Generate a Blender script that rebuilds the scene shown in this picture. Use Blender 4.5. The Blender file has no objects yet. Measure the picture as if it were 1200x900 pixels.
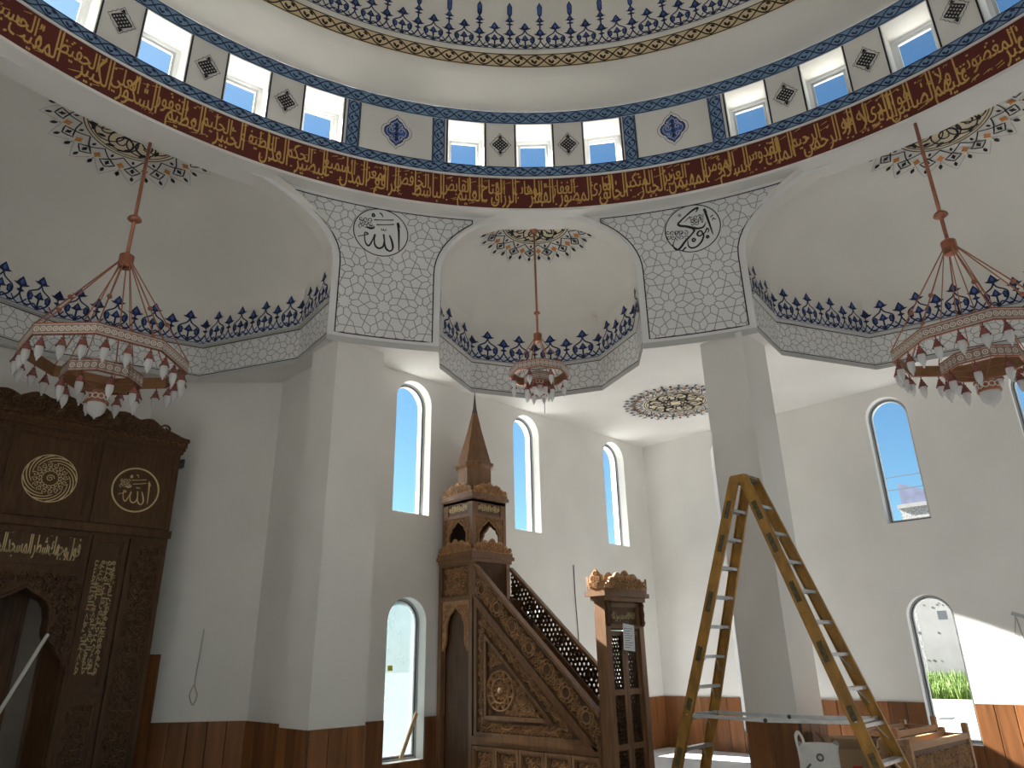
import bpy, bmesh, math, random
from math import sin, cos, pi, radians, sqrt, atan2
from mathutils import Vector, Matrix
from mathutils.geometry import tessellate_polygon
random.seed(7)
scene = bpy.context.scene
C = scene.collection

# ------------------------------------------------------------------ camera
CAM_R = Matrix(((0.70545752, -0.24351536, -0.66560495),
                (-0.7085235, -0.2661607, -0.65356938),
                (-0.01800369, 0.93266218, -0.36030142)))
cd = bpy.data.cameras.new('camera')
cd.sensor_width = 36.0
cd.lens = 36.0 * 830.0 / 1200.0
cd.clip_end = 500
cam = bpy.data.objects.new('camera', cd)
m4 = CAM_R.to_4x4(); m4.translation = Vector((0, 0, 1.6))
cam.matrix_world = m4
C.objects.link(cam)
scene.camera = cam

# ------------------------------------------------------------------ light
SUN = Vector((-0.147, 1.0, 0.62)).normalized()
w = bpy.data.worlds.new('sky'); scene.world = w; w.use_nodes = True
nt = w.node_tree; nt.nodes.clear()
sk = nt.nodes.new('ShaderNodeTexSky'); sk.sky_type = 'NISHITA'
sk.sun_disc = False
sk.sun_elevation = math.asin(SUN.z)
sk.sun_rotation = atan2(SUN.x, SUN.y)
sk.air_density = 1.0; sk.dust_density = 0.4; sk.ozone_density = 1.5
bg = nt.nodes.new('ShaderNodeBackground'); bg.inputs[1].default_value = 0.064
ow = nt.nodes.new('ShaderNodeOutputWorld')
tint = nt.nodes.new('ShaderNodeVectorMath'); tint.operation = 'MULTIPLY'; tint.inputs[1].default_value = (0.70, 1.0, 1.10)
nt.links.new(sk.outputs[0], tint.inputs[0]); nt.links.new(tint.outputs[0], bg.inputs[0]); nt.links.new(bg.outputs[0], ow.inputs[0])
sl = bpy.data.lights.new('sun', 'SUN'); sl.energy = 21.5; sl.angle = radians(0.53); sl.color = (1.0, 0.955, 0.88)
so = bpy.data.objects.new('sun', sl); so.rotation_euler = SUN.to_track_quat('Z', 'Y').to_euler(); C.objects.link(so)
so.location = SUN * 60
vs = scene.view_settings
vs.view_transform = 'Standard'; vs.look = 'None'; vs.gamma = 1.0; vs.use_curve_mapping = False
vs.exposure = 1.4
scene.cycles.max_bounces = 14
scene.cycles.diffuse_bounces = 10
scene.cycles.transparent_max_bounces = 16
scene.cycles.sample_clamp_indirect = 6.0

# ------------------------------------------------------------------ materials
def mat(name, col, rough=0.6, metal=0.0, var=0.0, scale=6.0, bump=0.0, bscale=30.0, spec=0.5, objvar=0.0, stretch=(1, 1, 1), kind='noise'):
    m = bpy.data.materials.new(name); m.use_nodes = True
    n = m.node_tree.nodes; l = m.node_tree.links
    b = n['Principled BSDF']
    b.inputs['Roughness'].default_value = rough; b.inputs['Metallic'].default_value = metal
    b.inputs['Specular IOR Level'].default_value = spec
    b.inputs['Base Color'].default_value = (*col, 1)
    tc = n.new('ShaderNodeTexCoord'); mp = n.new('ShaderNodeMapping'); mp.inputs['Scale'].default_value = stretch
    l.new(tc.outputs['Object'], mp.inputs[0])
    src = None
    if var > 0:
        t = n.new('ShaderNodeTexNoise'); t.inputs['Scale'].default_value = scale; t.inputs['Detail'].default_value = 5
        l.new(mp.outputs[0], t.inputs['Vector'])
        r = n.new('ShaderNodeMapRange'); r.inputs[1].default_value = 0.3; r.inputs[2].default_value = 0.7
        r.inputs[3].default_value = 1 - var; r.inputs[4].default_value = 1 + var
        l.new(t.outputs[0], r.inputs[0]); src = r.outputs[0]
    if objvar > 0:
        oi = n.new('ShaderNodeObjectInfo'); r2 = n.new('ShaderNodeMapRange')
        r2.inputs[3].default_value = 1 - objvar; r2.inputs[4].default_value = 1 + objvar
        l.new(oi.outputs['Random'], r2.inputs[0])
        if src:
            mu = n.new('ShaderNodeMath'); mu.operation = 'MULTIPLY'; l.new(src, mu.inputs[0]); l.new(r2.outputs[0], mu.inputs[1]); src = mu.outputs[0]
        else: src = r2.outputs[0]
    if src:
        vm = n.new('ShaderNodeVectorMath'); vm.operation = 'SCALE'; vm.inputs[0].default_value = col
        l.new(src, vm.inputs['Scale']); l.new(vm.outputs[0], b.inputs['Base Color'])
    if bump > 0:
        if kind == 'noise':
            t = n.new('ShaderNodeTexNoise'); t.inputs['Scale'].default_value = bscale; t.inputs['Detail'].default_value = 6
        else:
            t = n.new('ShaderNodeTexVoronoi'); t.inputs['Scale'].default_value = bscale; t.feature = 'SMOOTH_F1'
        l.new(mp.outputs[0], t.inputs['Vector'])
        bp = n.new('ShaderNodeBump'); bp.inputs['Strength'].default_value = bump; bp.inputs['Distance'].default_value = 0.02
        l.new(t.outputs[0], bp.inputs['Height']); l.new(bp.outputs[0], b.inputs['Normal'])
    return m
MT = {}
MT['plaster'] = mat('plaster', (0.79, 0.775, 0.745), 0.85, var=0.035, scale=1.3, bump=0.06, bscale=60, spec=0.2)
MT['plaster_dome'] = mat('dome_plaster', (0.78, 0.76, 0.71), 0.85, var=0.03, scale=1.1, bump=0.05, bscale=60, spec=0.2)
MT['panelwhite'] = mat('star_panel_plaster', (0.78, 0.78, 0.775), 0.85, var=0.03, scale=2, spec=0.2)
MT['ledge'] = mat('grey_ledge', (0.52, 0.52, 0.51), 0.8)
MT['line'] = mat('grey_paint_line', (0.34, 0.34, 0.345), 0.8)
MT['black'] = mat('black_paint', (0.018, 0.018, 0.022), 0.7)
MT['navy'] = mat('navy_paint', (0.012, 0.022, 0.085), 0.7, var=0.3, scale=8)
MT['blue'] = mat('blue_paint', (0.055, 0.115, 0.36), 0.7, var=0.35, scale=9)
MT['paleblue'] = mat('pale_blue_paint', (0.60, 0.64, 0.74), 0.8)
MT['bandblue'] = mat('band_blue_paint', (0.20, 0.33, 0.50), 0.8, var=0.08, scale=5)
MT['cream'] = mat('cream_paint', (0.72, 0.58, 0.36), 0.8, var=0.05, scale=5)
MT['rosecream'] = mat('rosette_cream_paint', (0.80, 0.70, 0.50), 0.8, var=0.05, scale=5)
MT['brownline'] = mat('dark_brown_paint', (0.045, 0.025, 0.012), 0.8)
MT['orange'] = mat('orange_paint', (0.62, 0.26, 0.07), 0.8, var=0.2, scale=10)
MT['red'] = mat('dark_red_paint', (0.115, 0.0125, 0.008), 0.75, var=0.12, scale=3)
MT['gold'] = mat('gold_lettering', (0.60, 0.36, 0.10), 0.5, var=0.12, scale=4)
MT['goldwood'] = mat('gilded_carving', (0.66, 0.50, 0.26), 0.45, metal=0.2)
MT['walnut'] = mat('dark_walnut', (0.084, 0.040, 0.0165), 0.5, spec=0.25, var=0.3, scale=3, stretch=(9, 9, 0.9), bump=0.12, bscale=14)
MT['walnut2'] = mat('dark_walnut_carved', (0.125, 0.063, 0.027), 0.5, spec=0.25, var=0.25, scale=9, bump=0.5, bscale=26, kind='voronoi')
MT['oak'] = mat('brown_oak', (0.185, 0.09, 0.038), 0.4, var=0.25, scale=3, stretch=(9, 9, 0.9), bump=0.1, bscale=14)
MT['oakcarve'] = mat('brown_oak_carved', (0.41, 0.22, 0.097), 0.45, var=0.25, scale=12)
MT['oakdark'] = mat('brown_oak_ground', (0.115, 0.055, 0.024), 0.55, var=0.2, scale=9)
MT['plank'] = mat('wainscot_board', (0.215, 0.084, 0.028), 0.40, spec=0.35, var=0.28, scale=2.2, stretch=(6, 6, 0.5), objvar=0.22, bump=0.05, bscale=12)
MT['gap'] = mat('dark_backing_board', (0.03, 0.013, 0.006), 0.7)  # near-black backing behind the wainscot boards and the lantern
MT['floor'] = mat('pale_screed', (0.60, 0.61, 0.63), 0.6, var=0.12, scale=1.2, bump=0.05, bscale=20)
MT['frame'] = mat('white_window_frame', (0.72, 0.74, 0.76), 0.4)
MT['gasket'] = mat('dark_gasket', (0.05, 0.055, 0.06), 0.5)
MT['greyframe'] = mat('grey_window_frame', (0.42, 0.44, 0.45), 0.4)
MT['copper'] = mat('copper', (0.42, 0.17, 0.105), 0.32, metal=0.8, var=0.15, scale=14)
MT['bronze'] = mat('bronze_inside', (0.30, 0.155, 0.07), 0.38, metal=0.6, var=0.2, scale=8)
MT['pinkmetal'] = mat('rose_metal_band', (0.36, 0.25, 0.21), 0.4, metal=0.25, var=0.1, scale=8)
MT['stud'] = mat('cream_stud', (0.80, 0.74, 0.66), 0.4)
MT['rubyglass'] = mat('ruby_lamp_cap', (0.27, 0.085, 0.075), 0.22, var=0.15, scale=20)
MT['fibre'] = mat('orange_fibreglass', (0.38, 0.19, 0.028), 0.45, var=0.3, scale=5, stretch=(2, 2, 1))
MT['sticker'] = mat('worn_dark_sticker', (0.10, 0.075, 0.03), 0.6, var=0.5, scale=30)
MT['alu'] = mat('aluminium', (0.58, 0.60, 0.62), 0.38, metal=0.7, var=0.12, scale=12)
MT['blackplastic'] = mat('black_plastic', (0.02, 0.02, 0.02), 0.5)
MT['card'] = mat('cardboard', (0.40, 0.265, 0.15), 0.8, var=0.08, scale=4)
MT['redprint'] = mat('red_print', (0.60, 0.03, 0.025), 0.7)
MT['bag'] = mat('white_woven_bag', (0.70, 0.68, 0.64), 0.6, var=0.1, scale=7, bump=0.2, bscale=9)
MT['print'] = mat('grey_print', (0.12, 0.12, 0.12), 0.7)
MT['tanprint'] = mat('tan_print', (0.45, 0.34, 0.18), 0.7)
MT['paper'] = mat('paper_sheet', (0.72, 0.74, 0.78), 0.8)
MT['cable'] = mat('pale_cable', (0.42, 0.42, 0.40), 0.6)
MT['darkcable'] = mat('dark_cable', (0.06, 0.06, 0.06), 0.6)
MT['pole'] = mat('white_pole', (0.62, 0.61, 0.56), 0.5)
MT['stick'] = mat('raw_timber', (0.55, 0.36, 0.19), 0.7, var=0.15, scale=6, stretch=(8, 8, 1))
MT['pave'] = mat('concrete_paving', (0.27, 0.265, 0.255), 0.9, var=0.12, scale=2)
MT['conc'] = mat('concrete_wall', (0.21, 0.207, 0.20), 0.9, var=0.1, scale=1.5, bump=0.1)
MT['rubble'] = mat('rubble_stone', (0.24, 0.236, 0.225), 0.9, var=0.6, scale=14, bump=0.25, bscale=10, kind='voronoi')
MT['grass'] = mat('grass_blade', (0.12, 0.19, 0.035), 0.7, var=0.35, scale=5)
MT['earth'] = mat('earth', (0.22, 0.19, 0.12), 0.95, var=0.2, scale=3)
MT['roof'] = mat('grey_roof_slate', (0.09, 0.10, 0.16), 0.8, var=0.15, scale=3)
MT['kerb'] = mat('kerb_stone', (0.45, 0.47, 0.48), 0.85)
MT['nichegrey'] = mat('grey_brown_board', (0.15, 0.12, 0.10), 0.5, var=0.1, scale=4)
MT['bench'] = mat('light_brown_bench_wood', (0.34, 0.185, 0.085), 0.45, var=0.2, scale=3, stretch=(1, 9, 9))
MT['yellow'] = mat('yellow_sticker', (0.75, 0.72, 0.05), 0.6)

def glass_mat(name, tint, film=0.0, filmcol=(0.8, 0.85, 0.9)):
    m = bpy.data.materials.new(name); m.use_nodes = True
    n = m.node_tree.nodes; l = m.node_tree.links; n.clear()
    o = n.new('ShaderNodeOutputMaterial'); tr = n.new('ShaderNodeBsdfTransparent'); tr.inputs[0].default_value = (*tint, 1)
    gl = n.new('ShaderNodeBsdfGlossy'); gl.inputs['Roughness'].default_value = 0.03
    fr = n.new('ShaderNodeFresnel'); fr.inputs[0].default_value = 1.3
    mx = n.new('ShaderNodeMixShader'); l.new(fr.outputs[0], mx.inputs[0]); l.new(tr.outputs[0], mx.inputs[1]); l.new(gl.outputs[0], mx.inputs[2])
    last = mx
    if film > 0:
        tl = n.new('ShaderNodeBsdfTranslucent'); tl.inputs[0].default_value = (*filmcol, 1)
        t = n.new('ShaderNodeTexNoise'); t.inputs['Scale'].default_value = 5
        tc = n.new('ShaderNodeTexCoord'); l.new(tc.outputs['Object'], t.inputs['Vector'])
        r = n.new('ShaderNodeMapRange'); r.inputs[3].default_value = film * 0.75; r.inputs[4].default_value = film * 1.25; l.new(t.outputs[0], r.inputs[0])
        m2 = n.new('ShaderNodeMixShader'); l.new(r.outputs[0], m2.inputs[0]); l.new(mx.outputs[0], m2.inputs[1]); l.new(tl.outputs[0], m2.inputs[2]); last = m2
    l.new(last.outputs[0], o.inputs[0])
    return m
MT['glass'] = glass_mat('window_glass', (0.93, 0.96, 0.98))
MT['filmglass'] = glass_mat('film_covered_glass', (0.34, 0.37, 0.375), 0.75, (0.040, 0.053, 0.058))
def frosted():
    m = bpy.data.materials.new('frosted_lamp_glass'); m.use_nodes = True
    b = m.node_tree.nodes['Principled BSDF']
    b.inputs['Base Color'].default_value = (0.82, 0.82, 0.82, 1); b.inputs['Roughness'].default_value = 0.25
    b.inputs['Subsurface Weight'].default_value = 0.0
    n = m.node_tree.nodes; l = m.node_tree.links
    tl = n.new('ShaderNodeBsdfTranslucent'); tl.inputs[0].default_value = (0.85, 0.85, 0.85, 1)
    mx = n.new('ShaderNodeMixShader'); mx.inputs[0].default_value = 0.45
    l.new(b.outputs[0], mx.inputs[1]); l.new(tl.outputs[0], mx.inputs[2]); l.new(mx.outputs[0], n['Material Output'].inputs[0])
    return m
MT['frost'] = frosted()

# ------------------------------------------------------------------ mesh helpers
class MB:
    def __init__(s): s.v = []; s.f = []; s.smooth = False
    def q(s, *ps):
        i = len(s.v); s.v += [tuple(p) for p in ps]; s.f.append(tuple(range(i, i + len(ps))))
    def box(s, x0, x1, y0, y1, z0, z1):
        i = len(s.v)
        s.v += [(x0, y0, z0), (x1, y0, z0), (x1, y1, z0), (x0, y1, z0), (x0, y0, z1), (x1, y0, z1), (x1, y1, z1), (x0, y1, z1)]
        s.f += [tuple(i + k for k in t) for t in ((0, 3, 2, 1), (4, 5, 6, 7), (0, 1, 5, 4), (1, 2, 6, 5), (2, 3, 7, 6), (3, 0, 4, 7))]
    def bar(s, a, b, w, h, up=(0, 0, 1)):
        a = Vector(a); b = Vector(b); d = (b - a).normalized(); u = Vector(up)
        sd = d.cross(u)
        if sd.length < 1e-4: sd = d.cross(Vector((1, 0, 0)))
        sd.normalize(); u = sd.cross(d).normalized()
        i = len(s.v)
        for p in (a, b):
            for (i1, j1) in ((-1, -1), (1, -1), (1, 1), (-1, 1)): s.v.append(tuple(p + sd * (w / 2 * i1) + u * (h / 2 * j1)))
        s.f += [tuple(i + k for k in t) for t in ((0, 1, 2, 3), (7, 6, 5, 4), (0, 4, 5, 1), (1, 5, 6, 2), (2, 6, 7, 3), (3, 7, 4, 0))]
    def tube(s, pts, r, n=8, cap=True):
        pts = [Vector(p) for p in pts]; rs = r if isinstance(r, (list, tuple)) else [r] * len(pts)
        rings = []; pu = None
        for k, p in enumerate(pts):
            d = (pts[min(k + 1, len(pts) - 1)] - pts[max(k - 1, 0)]).normalized()
            if pu is None:
                pu = d.cross(Vector((0, 0, 1)))
                if pu.length < 1e-3: pu = Vector((1, 0, 0))
            pu = (pu - d * pu.dot(d)).normalized(); pv = d.cross(pu)
            i = len(s.v)
            for j in range(n): s.v.append(tuple(p + (pu * cos(2 * pi * j / n) + pv * sin(2 * pi * j / n)) * rs[k]))
            rings.append(i)
        for a, b in zip(rings, rings[1:]):
            for j in range(n): s.f.append((a + j, a + (j + 1) % n, b + (j + 1) % n, b + j))
        if cap:
            s.f.append(tuple(rings[0] + j for j in range(n))[::-1]); s.f.append(tuple(rings[-1] + j for j in range(n)))
    def lathe(s, prof, c=(0, 0), n=16, rot=0.0):
        rings = []
        for r, z in prof:
            i = len(s.v)
            for j in range(n):
                a = 2 * pi * j / n + rot; s.v.append((c[0] + r * cos(a), c[1] + r * sin(a), z))
            rings.append(i)
        for a, b in zip(rings, rings[1:]):
            for j in range(n): s.f.append((a + j, a + (j + 1) % n, b + (j + 1) % n, b + j))
    def poly(s, pts2, fmap, holes=()):
        loops = [[Vector((p[0], p[1], 0)) for p in lp] for lp in [pts2, *holes]]
        flat = [p for lp in loops for p in lp]; i = len(s.v)
        s.v += [tuple(fmap(p.x, p.y)) for p in flat]
        for t in tessellate_polygon(loops): s.f.append((i + t[0], i + t[1], i + t[2]))
    def prism(s, pts2, fmap, h0, h1, holes=()):
        # fmap(x, y, h)
        s.poly(pts2, lambda x, y: fmap(x, y, h1), holes); s.poly(pts2, lambda x, y: fmap(x, y, h0), holes)
        for lp in [pts2, *holes]:
            n = len(lp)
            for k in range(n):
                a = lp[k]; b = lp[(k + 1) % n]
                s.q(fmap(*a, h0), fmap(*b, h0), fmap(*b, h1), fmap(*a, h1))
    def stroke(s, pts, wd, fmap):
        # flat ribbon with width per point
        n = len(pts); ws = wd if isinstance(wd, (list, tuple)) else [wd] * n
        L = []; R = []
        for k in range(n):
            a = pts[max(k - 1, 0)]; b = pts[min(k + 1, n - 1)]
            dx, dy = b[0] - a[0], b[1] - a[1]; dl = sqrt(dx * dx + dy * dy) or 1
            nx, ny = -dy / dl * ws[k] / 2, dx / dl * ws[k] / 2
            L.append(fmap(pts[k][0] + nx, pts[k][1] + ny)); R.append(fmap(pts[k][0] - nx, pts[k][1] - ny))
        i = len(s.v)
        for a, b in zip(L, R): s.v += [tuple(a), tuple(b)]
        for k in range(n - 1): s.f.append((i + 2 * k, i + 2 * k + 1, i + 2 * k + 3, i + 2 * k + 2))
    def relief(s, pts, wd, fmap, h):
        # raised ribbon: sloped sides, fmap(x,y,h)
        n = len(pts); ws = wd if isinstance(wd, (list, tuple)) else [wd] * n
        i = len(s.v)
        for k in range(n):
            a = pts[max(k - 1, 0)]; b = pts[min(k + 1, n - 1)]
            dx, dy = b[0] - a[0], b[1] - a[1]; dl = sqrt(dx * dx + dy * dy) or 1
            nx, ny = -dy / dl / 2, dx / dl / 2; x, y = pts[k]; ww = ws[k]
            s.v += [tuple(fmap(x + nx * ww, y + ny * ww, 0)), tuple(fmap(x + nx * ww * .45, y + ny * ww * .45, h)),
                    tuple(fmap(x - nx * ww * .45, y - ny * ww * .45, h)), tuple(fmap(x - nx * ww, y - ny * ww, 0))]
        for k in range(n - 1):
            o = i + 4 * k
            for j in range(3): s.f.append((o + j, o + j + 1, o + j + 5, o + j + 4))
    def build(s, name, m, parent=None, smooth=False):
        me = bpy.data.meshes.new(name); me.from_pydata(s.v, [], s.f); me.update()
        if m is not None: me.materials.append(MT[m] if isinstance(m, str) else m)
        if smooth:
            for p in me.polygons: p.use_smooth = True
        o = bpy.data.objects.new(name, me); C.objects.link(o)
        if parent is not None: o.parent = parent
        return o
def fine(o):
    o['kind'] = 'stuff'; return o
def fixn(o):
    bm = bmesh.new(); bm.from_mesh(o.data); bmesh.ops.remove_doubles(bm, verts=bm.verts, dist=1e-5)
    bmesh.ops.recalc_face_normals(bm, faces=bm.faces); bm.to_mesh(o.data); bm.free(); return o
def thing(name, label, cat, loc=(0, 0, 0), group=None):
    o = bpy.data.objects.new(name, None); C.objects.link(o); o.location = loc; o.empty_display_size = 0.1
    o['label'] = label; o['category'] = cat
    if group: o['group'] = group
    return o
def tag(o, label, cat, group=None):
    o['label'] = label; o['category'] = cat
    if group: o['group'] = group
    return o
def struct(o, label=None):
    o['kind'] = 'structure'
    if label: o['label'] = label
    return o
def place(o, loc):
    """give a mesh thing its origin at loc without moving it"""
    L = Vector(loc); o.data.transform(Matrix.Translation(-L)); o.location = L; return o
def arc(cx, cy, r, a0, a1, n):
    return [(cx + r * cos(radians(a0 + (a1 - a0) * k / n)), cy + r * sin(radians(a0 + (a1 - a0) * k / n))) for k in range(n + 1)]
def smooth_pts(p, n=6):
    # Catmull-Rom through p
    out = []
    for i in range(len(p) - 1):
        p0 = p[max(i - 1, 0)]; p1 = p[i]; p2 = p[i + 1]; p3 = p[min(i + 2, len(p) - 1)]
        for k in range(n):
            t = k / n; t2 = t * t; t3 = t2 * t
            out.append(tuple(0.5 * (2 * p1[j] + (p2[j] - p0[j]) * t + (2 * p0[j] - 5 * p1[j] + 4 * p2[j] - p3[j]) * t2 + (3 * p1[j] - p0[j] - 3 * p2[j] + p3[j]) * t3) for j in range(len(p1))))
    out.append(tuple(p[-1])); return out
def spiral(cx, cy, r0, r1, a0, turns, n=18):
    return [(cx + (r0 + (r1 - r0) * k / n) * cos(a0 + 2 * pi * turns * k / n), cy + (r0 + (r1 - r0) * k / n) * sin(a0 + 2 * pi * turns * k / n)) for k in range(n + 1)]
def lens(x, y, L, W, a, n=5):
    # pointed leaf polygon centred (x,y), length L, width W, angle a
    up = [(-L / 2 + L * k / n, W / 2 * sin(pi * k / n)) for k in range(n + 1)]
    dn = [(L / 2 - L * k / n, -W / 2 * sin(pi * k / n)) for k in range(1, n)]
    return [(x + p * cos(a) - q * sin(a), y + p * sin(a) + q * cos(a)) for p, q in up + dn]
def pip(pt, poly):
    x, y = pt; c = False; n = len(poly); j = n - 1
    for i in range(n):
        xi, yi = poly[i]; xj, yj = poly[j]
        if (yi > y) != (yj > y) and x < (xj - xi) * (y - yi) / (yj - yi) + xi: c = not c
        j = i
    return c
def edge_dist(pt, poly):
    d = 1e9; n = len(poly); px, py = pt
    for i in range(n):
        ax, ay = poly[i]; bx, by = poly[(i + 1) % n]; dx, dy = bx - ax, by - ay
        t = max(0, min(1, ((px - ax) * dx + (py - ay) * dy) / (dx * dx + dy * dy + 1e-12)))
        d = min(d, sqrt((px - ax - t * dx) ** 2 + (py - ay - t * dy) ** 2))
    return d
def scrolls(mb, poly, step, fmap, h, wd=None, skip=None):
    """carved spiral scrolls with leaves filling a polygon"""
    wd = wd or step * 0.17
    xs = [p[0] for p in poly]; ys = [p[1] for p in poly]; row = 0; y = min(ys) + step * .5
    while y < max(ys):
        x = min(xs) + step * (.5 if row % 2 == 0 else 1.0)
        k = row
        while x < max(xs):
            if pip((x, y), poly) and edge_dist((x, y), poly) > step * .30 and not (skip and skip(x, y)):
                a0 = random.uniform(0, 2 * pi); sg = 1 if k % 2 else -1
                pts = spiral(x, y, step * .50, step * .07, a0, 1.45 * sg, 16)
                mb.relief(pts, [wd * (1 - .5 * i / 16) for i in range(17)], fmap, h)
                for j in range(5):
                    a = a0 + j * 2 * pi / 5 + .6
                    lf = lens(x + step * .42 * cos(a), y + step * .42 * sin(a), step * .34, step * .15, a + .8 * sg, 4)
                    c = (x + step * .42 * cos(a), y + step * .42 * sin(a)); n = len(lf)
                    if pip(c, poly):
                        for i in range(n):
                            mb.q(fmap(*lf[i], 0), fmap(*lf[(i + 1) % n], 0), fmap(*c, h * 1.1))
            x += step; k += 1
        y += step * .87; row += 1
    # small fill along borders
def border_vine(mb, a, b, wd, fmap, h, per=None):
    """running vine relief between points a,b inside a band of width wd"""
    L = sqrt((b[0] - a[0]) ** 2 + (b[1] - a[1]) ** 2); dx, dy = (b[0] - a[0]) / L, (b[1] - a[1]) / L
    per = per or wd * 1.5; n = max(1, int(round(L / per))); per = L / n
    def P(s, t): return (a[0] + dx * s - dy * t, a[1] + dy * s + dx * t)
    pts = [P(L * k / (n * 8), wd * .22 * sin(2 * pi * k / 16)) for k in range(n * 8 + 1)]
    mb.relief(pts, wd * .16, fmap, h)
    for k in range(n):
        s0 = (k + .5) * per; sg = 1 if k % 2 else -1
        for (ds, tt, an) in ((0, -.18 * sg, .5 * sg), (.25 * per, .2 * sg, -.7 * sg), (-.25 * per, .22 * sg, .7 * sg)):
            lf = lens(s0 + ds, tt * wd, wd * .42, wd * .22, an, 4); cc = (s0 + ds, tt * wd); m = len(lf)
            for i in range(m): mb.q(fmap(*P(*lf[i]), 0), fmap(*P(*lf[(i + 1) % m]), 0), fmap(*P(*cc), h * 1.1))

# ------------------------------------------------------------------ Arabic lettering (built-in font glyphs)
_forms = {}
_cp = 0xFE80
for ch, nf in zip(range(0x621, 0x63B), (1, 2, 2, 2, 2, 4, 2, 4, 2, 4, 4, 4, 4, 4, 2, 2, 2, 2, 4, 4, 4, 4, 4, 4, 4, 4)):
    _forms[chr(ch)] = (_cp, nf); _cp += nf
for ch, nf in zip(range(0x641, 0x64B), (4, 4, 4, 4, 4, 4, 4, 2, 2, 4)):
    _forms[chr(ch)] = (_cp, nf); _cp += nf
def shape(word):
    w = word; out = []; i = 0; prev_join = False
    while i < len(w):
        c = w[i]
        if c not in _forms: out.append(c); prev_join = False; i += 1; continue
        base, nf = _forms[c]
        if c == '\u0644' and i + 1 < len(w) and w[i + 1] in '\u0627\u0622\u0623\u0625':
            lig = {'\u0622': 0xFEF5, '\u0623': 0xFEF7, '\u0625': 0xFEF9, '\u0627': 0xFEFB}[w[i + 1]]
            out.append(chr(lig + (1 if prev_join else 0))); prev_join = False; i += 2; continue
        nxt = i + 1 < len(w) and w[i + 1] in _forms and _forms[w[i + 1]][1] > 1
        if nf == 4:
            if prev_join and nxt: k = 3
            elif nxt: k = 2
            elif prev_join: k = 1
            else: k = 0
            out.append(chr(base + k)); prev_join = nxt
        elif nf == 2:
            out.append(chr(base + (1 if prev_join else 0))); prev_join = False
        else: out.append(chr(base)); prev_join = False
        i += 1
    return ''.join(reversed(out))
_glyph_cache = {}
def word_mesh(word):
    if word in _glyph_cache: return _glyph_cache[word]
    c = bpy.data.curves.new('t', 'FONT'); c.body = shape(word); c.resolution_u = 2
    o = bpy.data.objects.new('t', c); C.objects.link(o); bpy.context.view_layer.update()
    dg = bpy.context.evaluated_depsgraph_get(); me = o.evaluated_get(dg).to_mesh()
    V = [(v.co.x, v.co.y) for v in me.vertices]; F = [tuple(p.vertices) for p in me.polygons]
    o.evaluated_get(dg).to_mesh_clear(); bpy.data.objects.remove(o); bpy.data.curves.remove(c)
    x0 = min(v[0] for v in V); x1 = max(v[0] for v in V)
    r = ([(v[0] - x0, v[1]) for v in V], F, x1 - x0); _glyph_cache[word] = r; return r
def letter(mb, word, x_right, y0, sx, sy, fmap, tall=None, bold=0.0):
    """write a word right-aligned at x_right; returns its left end"""
    V, F, wd = word_mesh(word); i = len(mb.v)
    def ym(y):
        y = y * sy
        if tall and y > tall[0]: y = tall[0] + (y - tall[0]) * tall[1]
        return y
    offs = [0.0] if not bold else [0.0, bold]
    for of in offs:
        i = len(mb.v)
        mb.v += [tuple(fmap(x_right - (wd - x) * sx + of, y0 + ym(y))) for x, y in V]
        mb.f += [tuple(i + k for k in f) for f in F]
    return x_right - wd * sx

# hand-traced roundel strokes (unit circle space)
def U(pts, cx=530, cy=450, rx=350, ry=310): return [((x - cx) / rx, -(y - cy) / ry) for x, y in pts]
ROUND_A = [(U([(750, 290), (765, 380), (772, 480), (780, 665)]), [.10, .085, .07, .04]), (U([(748, 280), (790, 350)]), [.09, .01]),
    (U([(645, 470), (680, 545), (698, 620), (690, 665), (655, 688), (610, 660), (590, 600), (580, 540), (568, 470)]), [.05, .08, .08, .06, .07, .08, .05, .06, .07]),
    (U([(580, 560), (578, 610), (560, 650), (510, 672), (465, 640), (448, 570), (455, 490)]), [.05, .07, .07, .08, .07, .05, .07]),
    (U([(455, 490), (435, 550), (400, 635), (370, 660), (335, 620), (318, 540), (325, 485), (362, 500), (335, 520), (230, 560)]), [.07, .05, .06, .07, .05, .04, .05, .06, .04, .03]),
    (U([(430, 295), (560, 275), (692, 252)]), [.05, .035, .05]), (U([(465, 357), (580, 338), (700, 312)]), [.05, .035, .05]),
    (U([(535, 395), (540, 420), (560, 415), (562, 395), (565, 418), (590, 418), (592, 395)]), .03),
    (U([(500, 185), (530, 200), (545, 240)]), [.05, .05, .02]), (U([(400, 240), (415, 210), (435, 235), (415, 252), (400, 238)]), .06)]
for k in range(9):
    ROUND_A.append((U(spiral(260 + (k % 3) * 62, 310 + (k // 3) * 48, 34, 8, k * 1.3, 1.0, 9)), .028))
ROUND_A.append((U([(340, 410), (390, 420), (440, 400), (420, 380)]), [.06, .1, .05, .03]))
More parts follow.
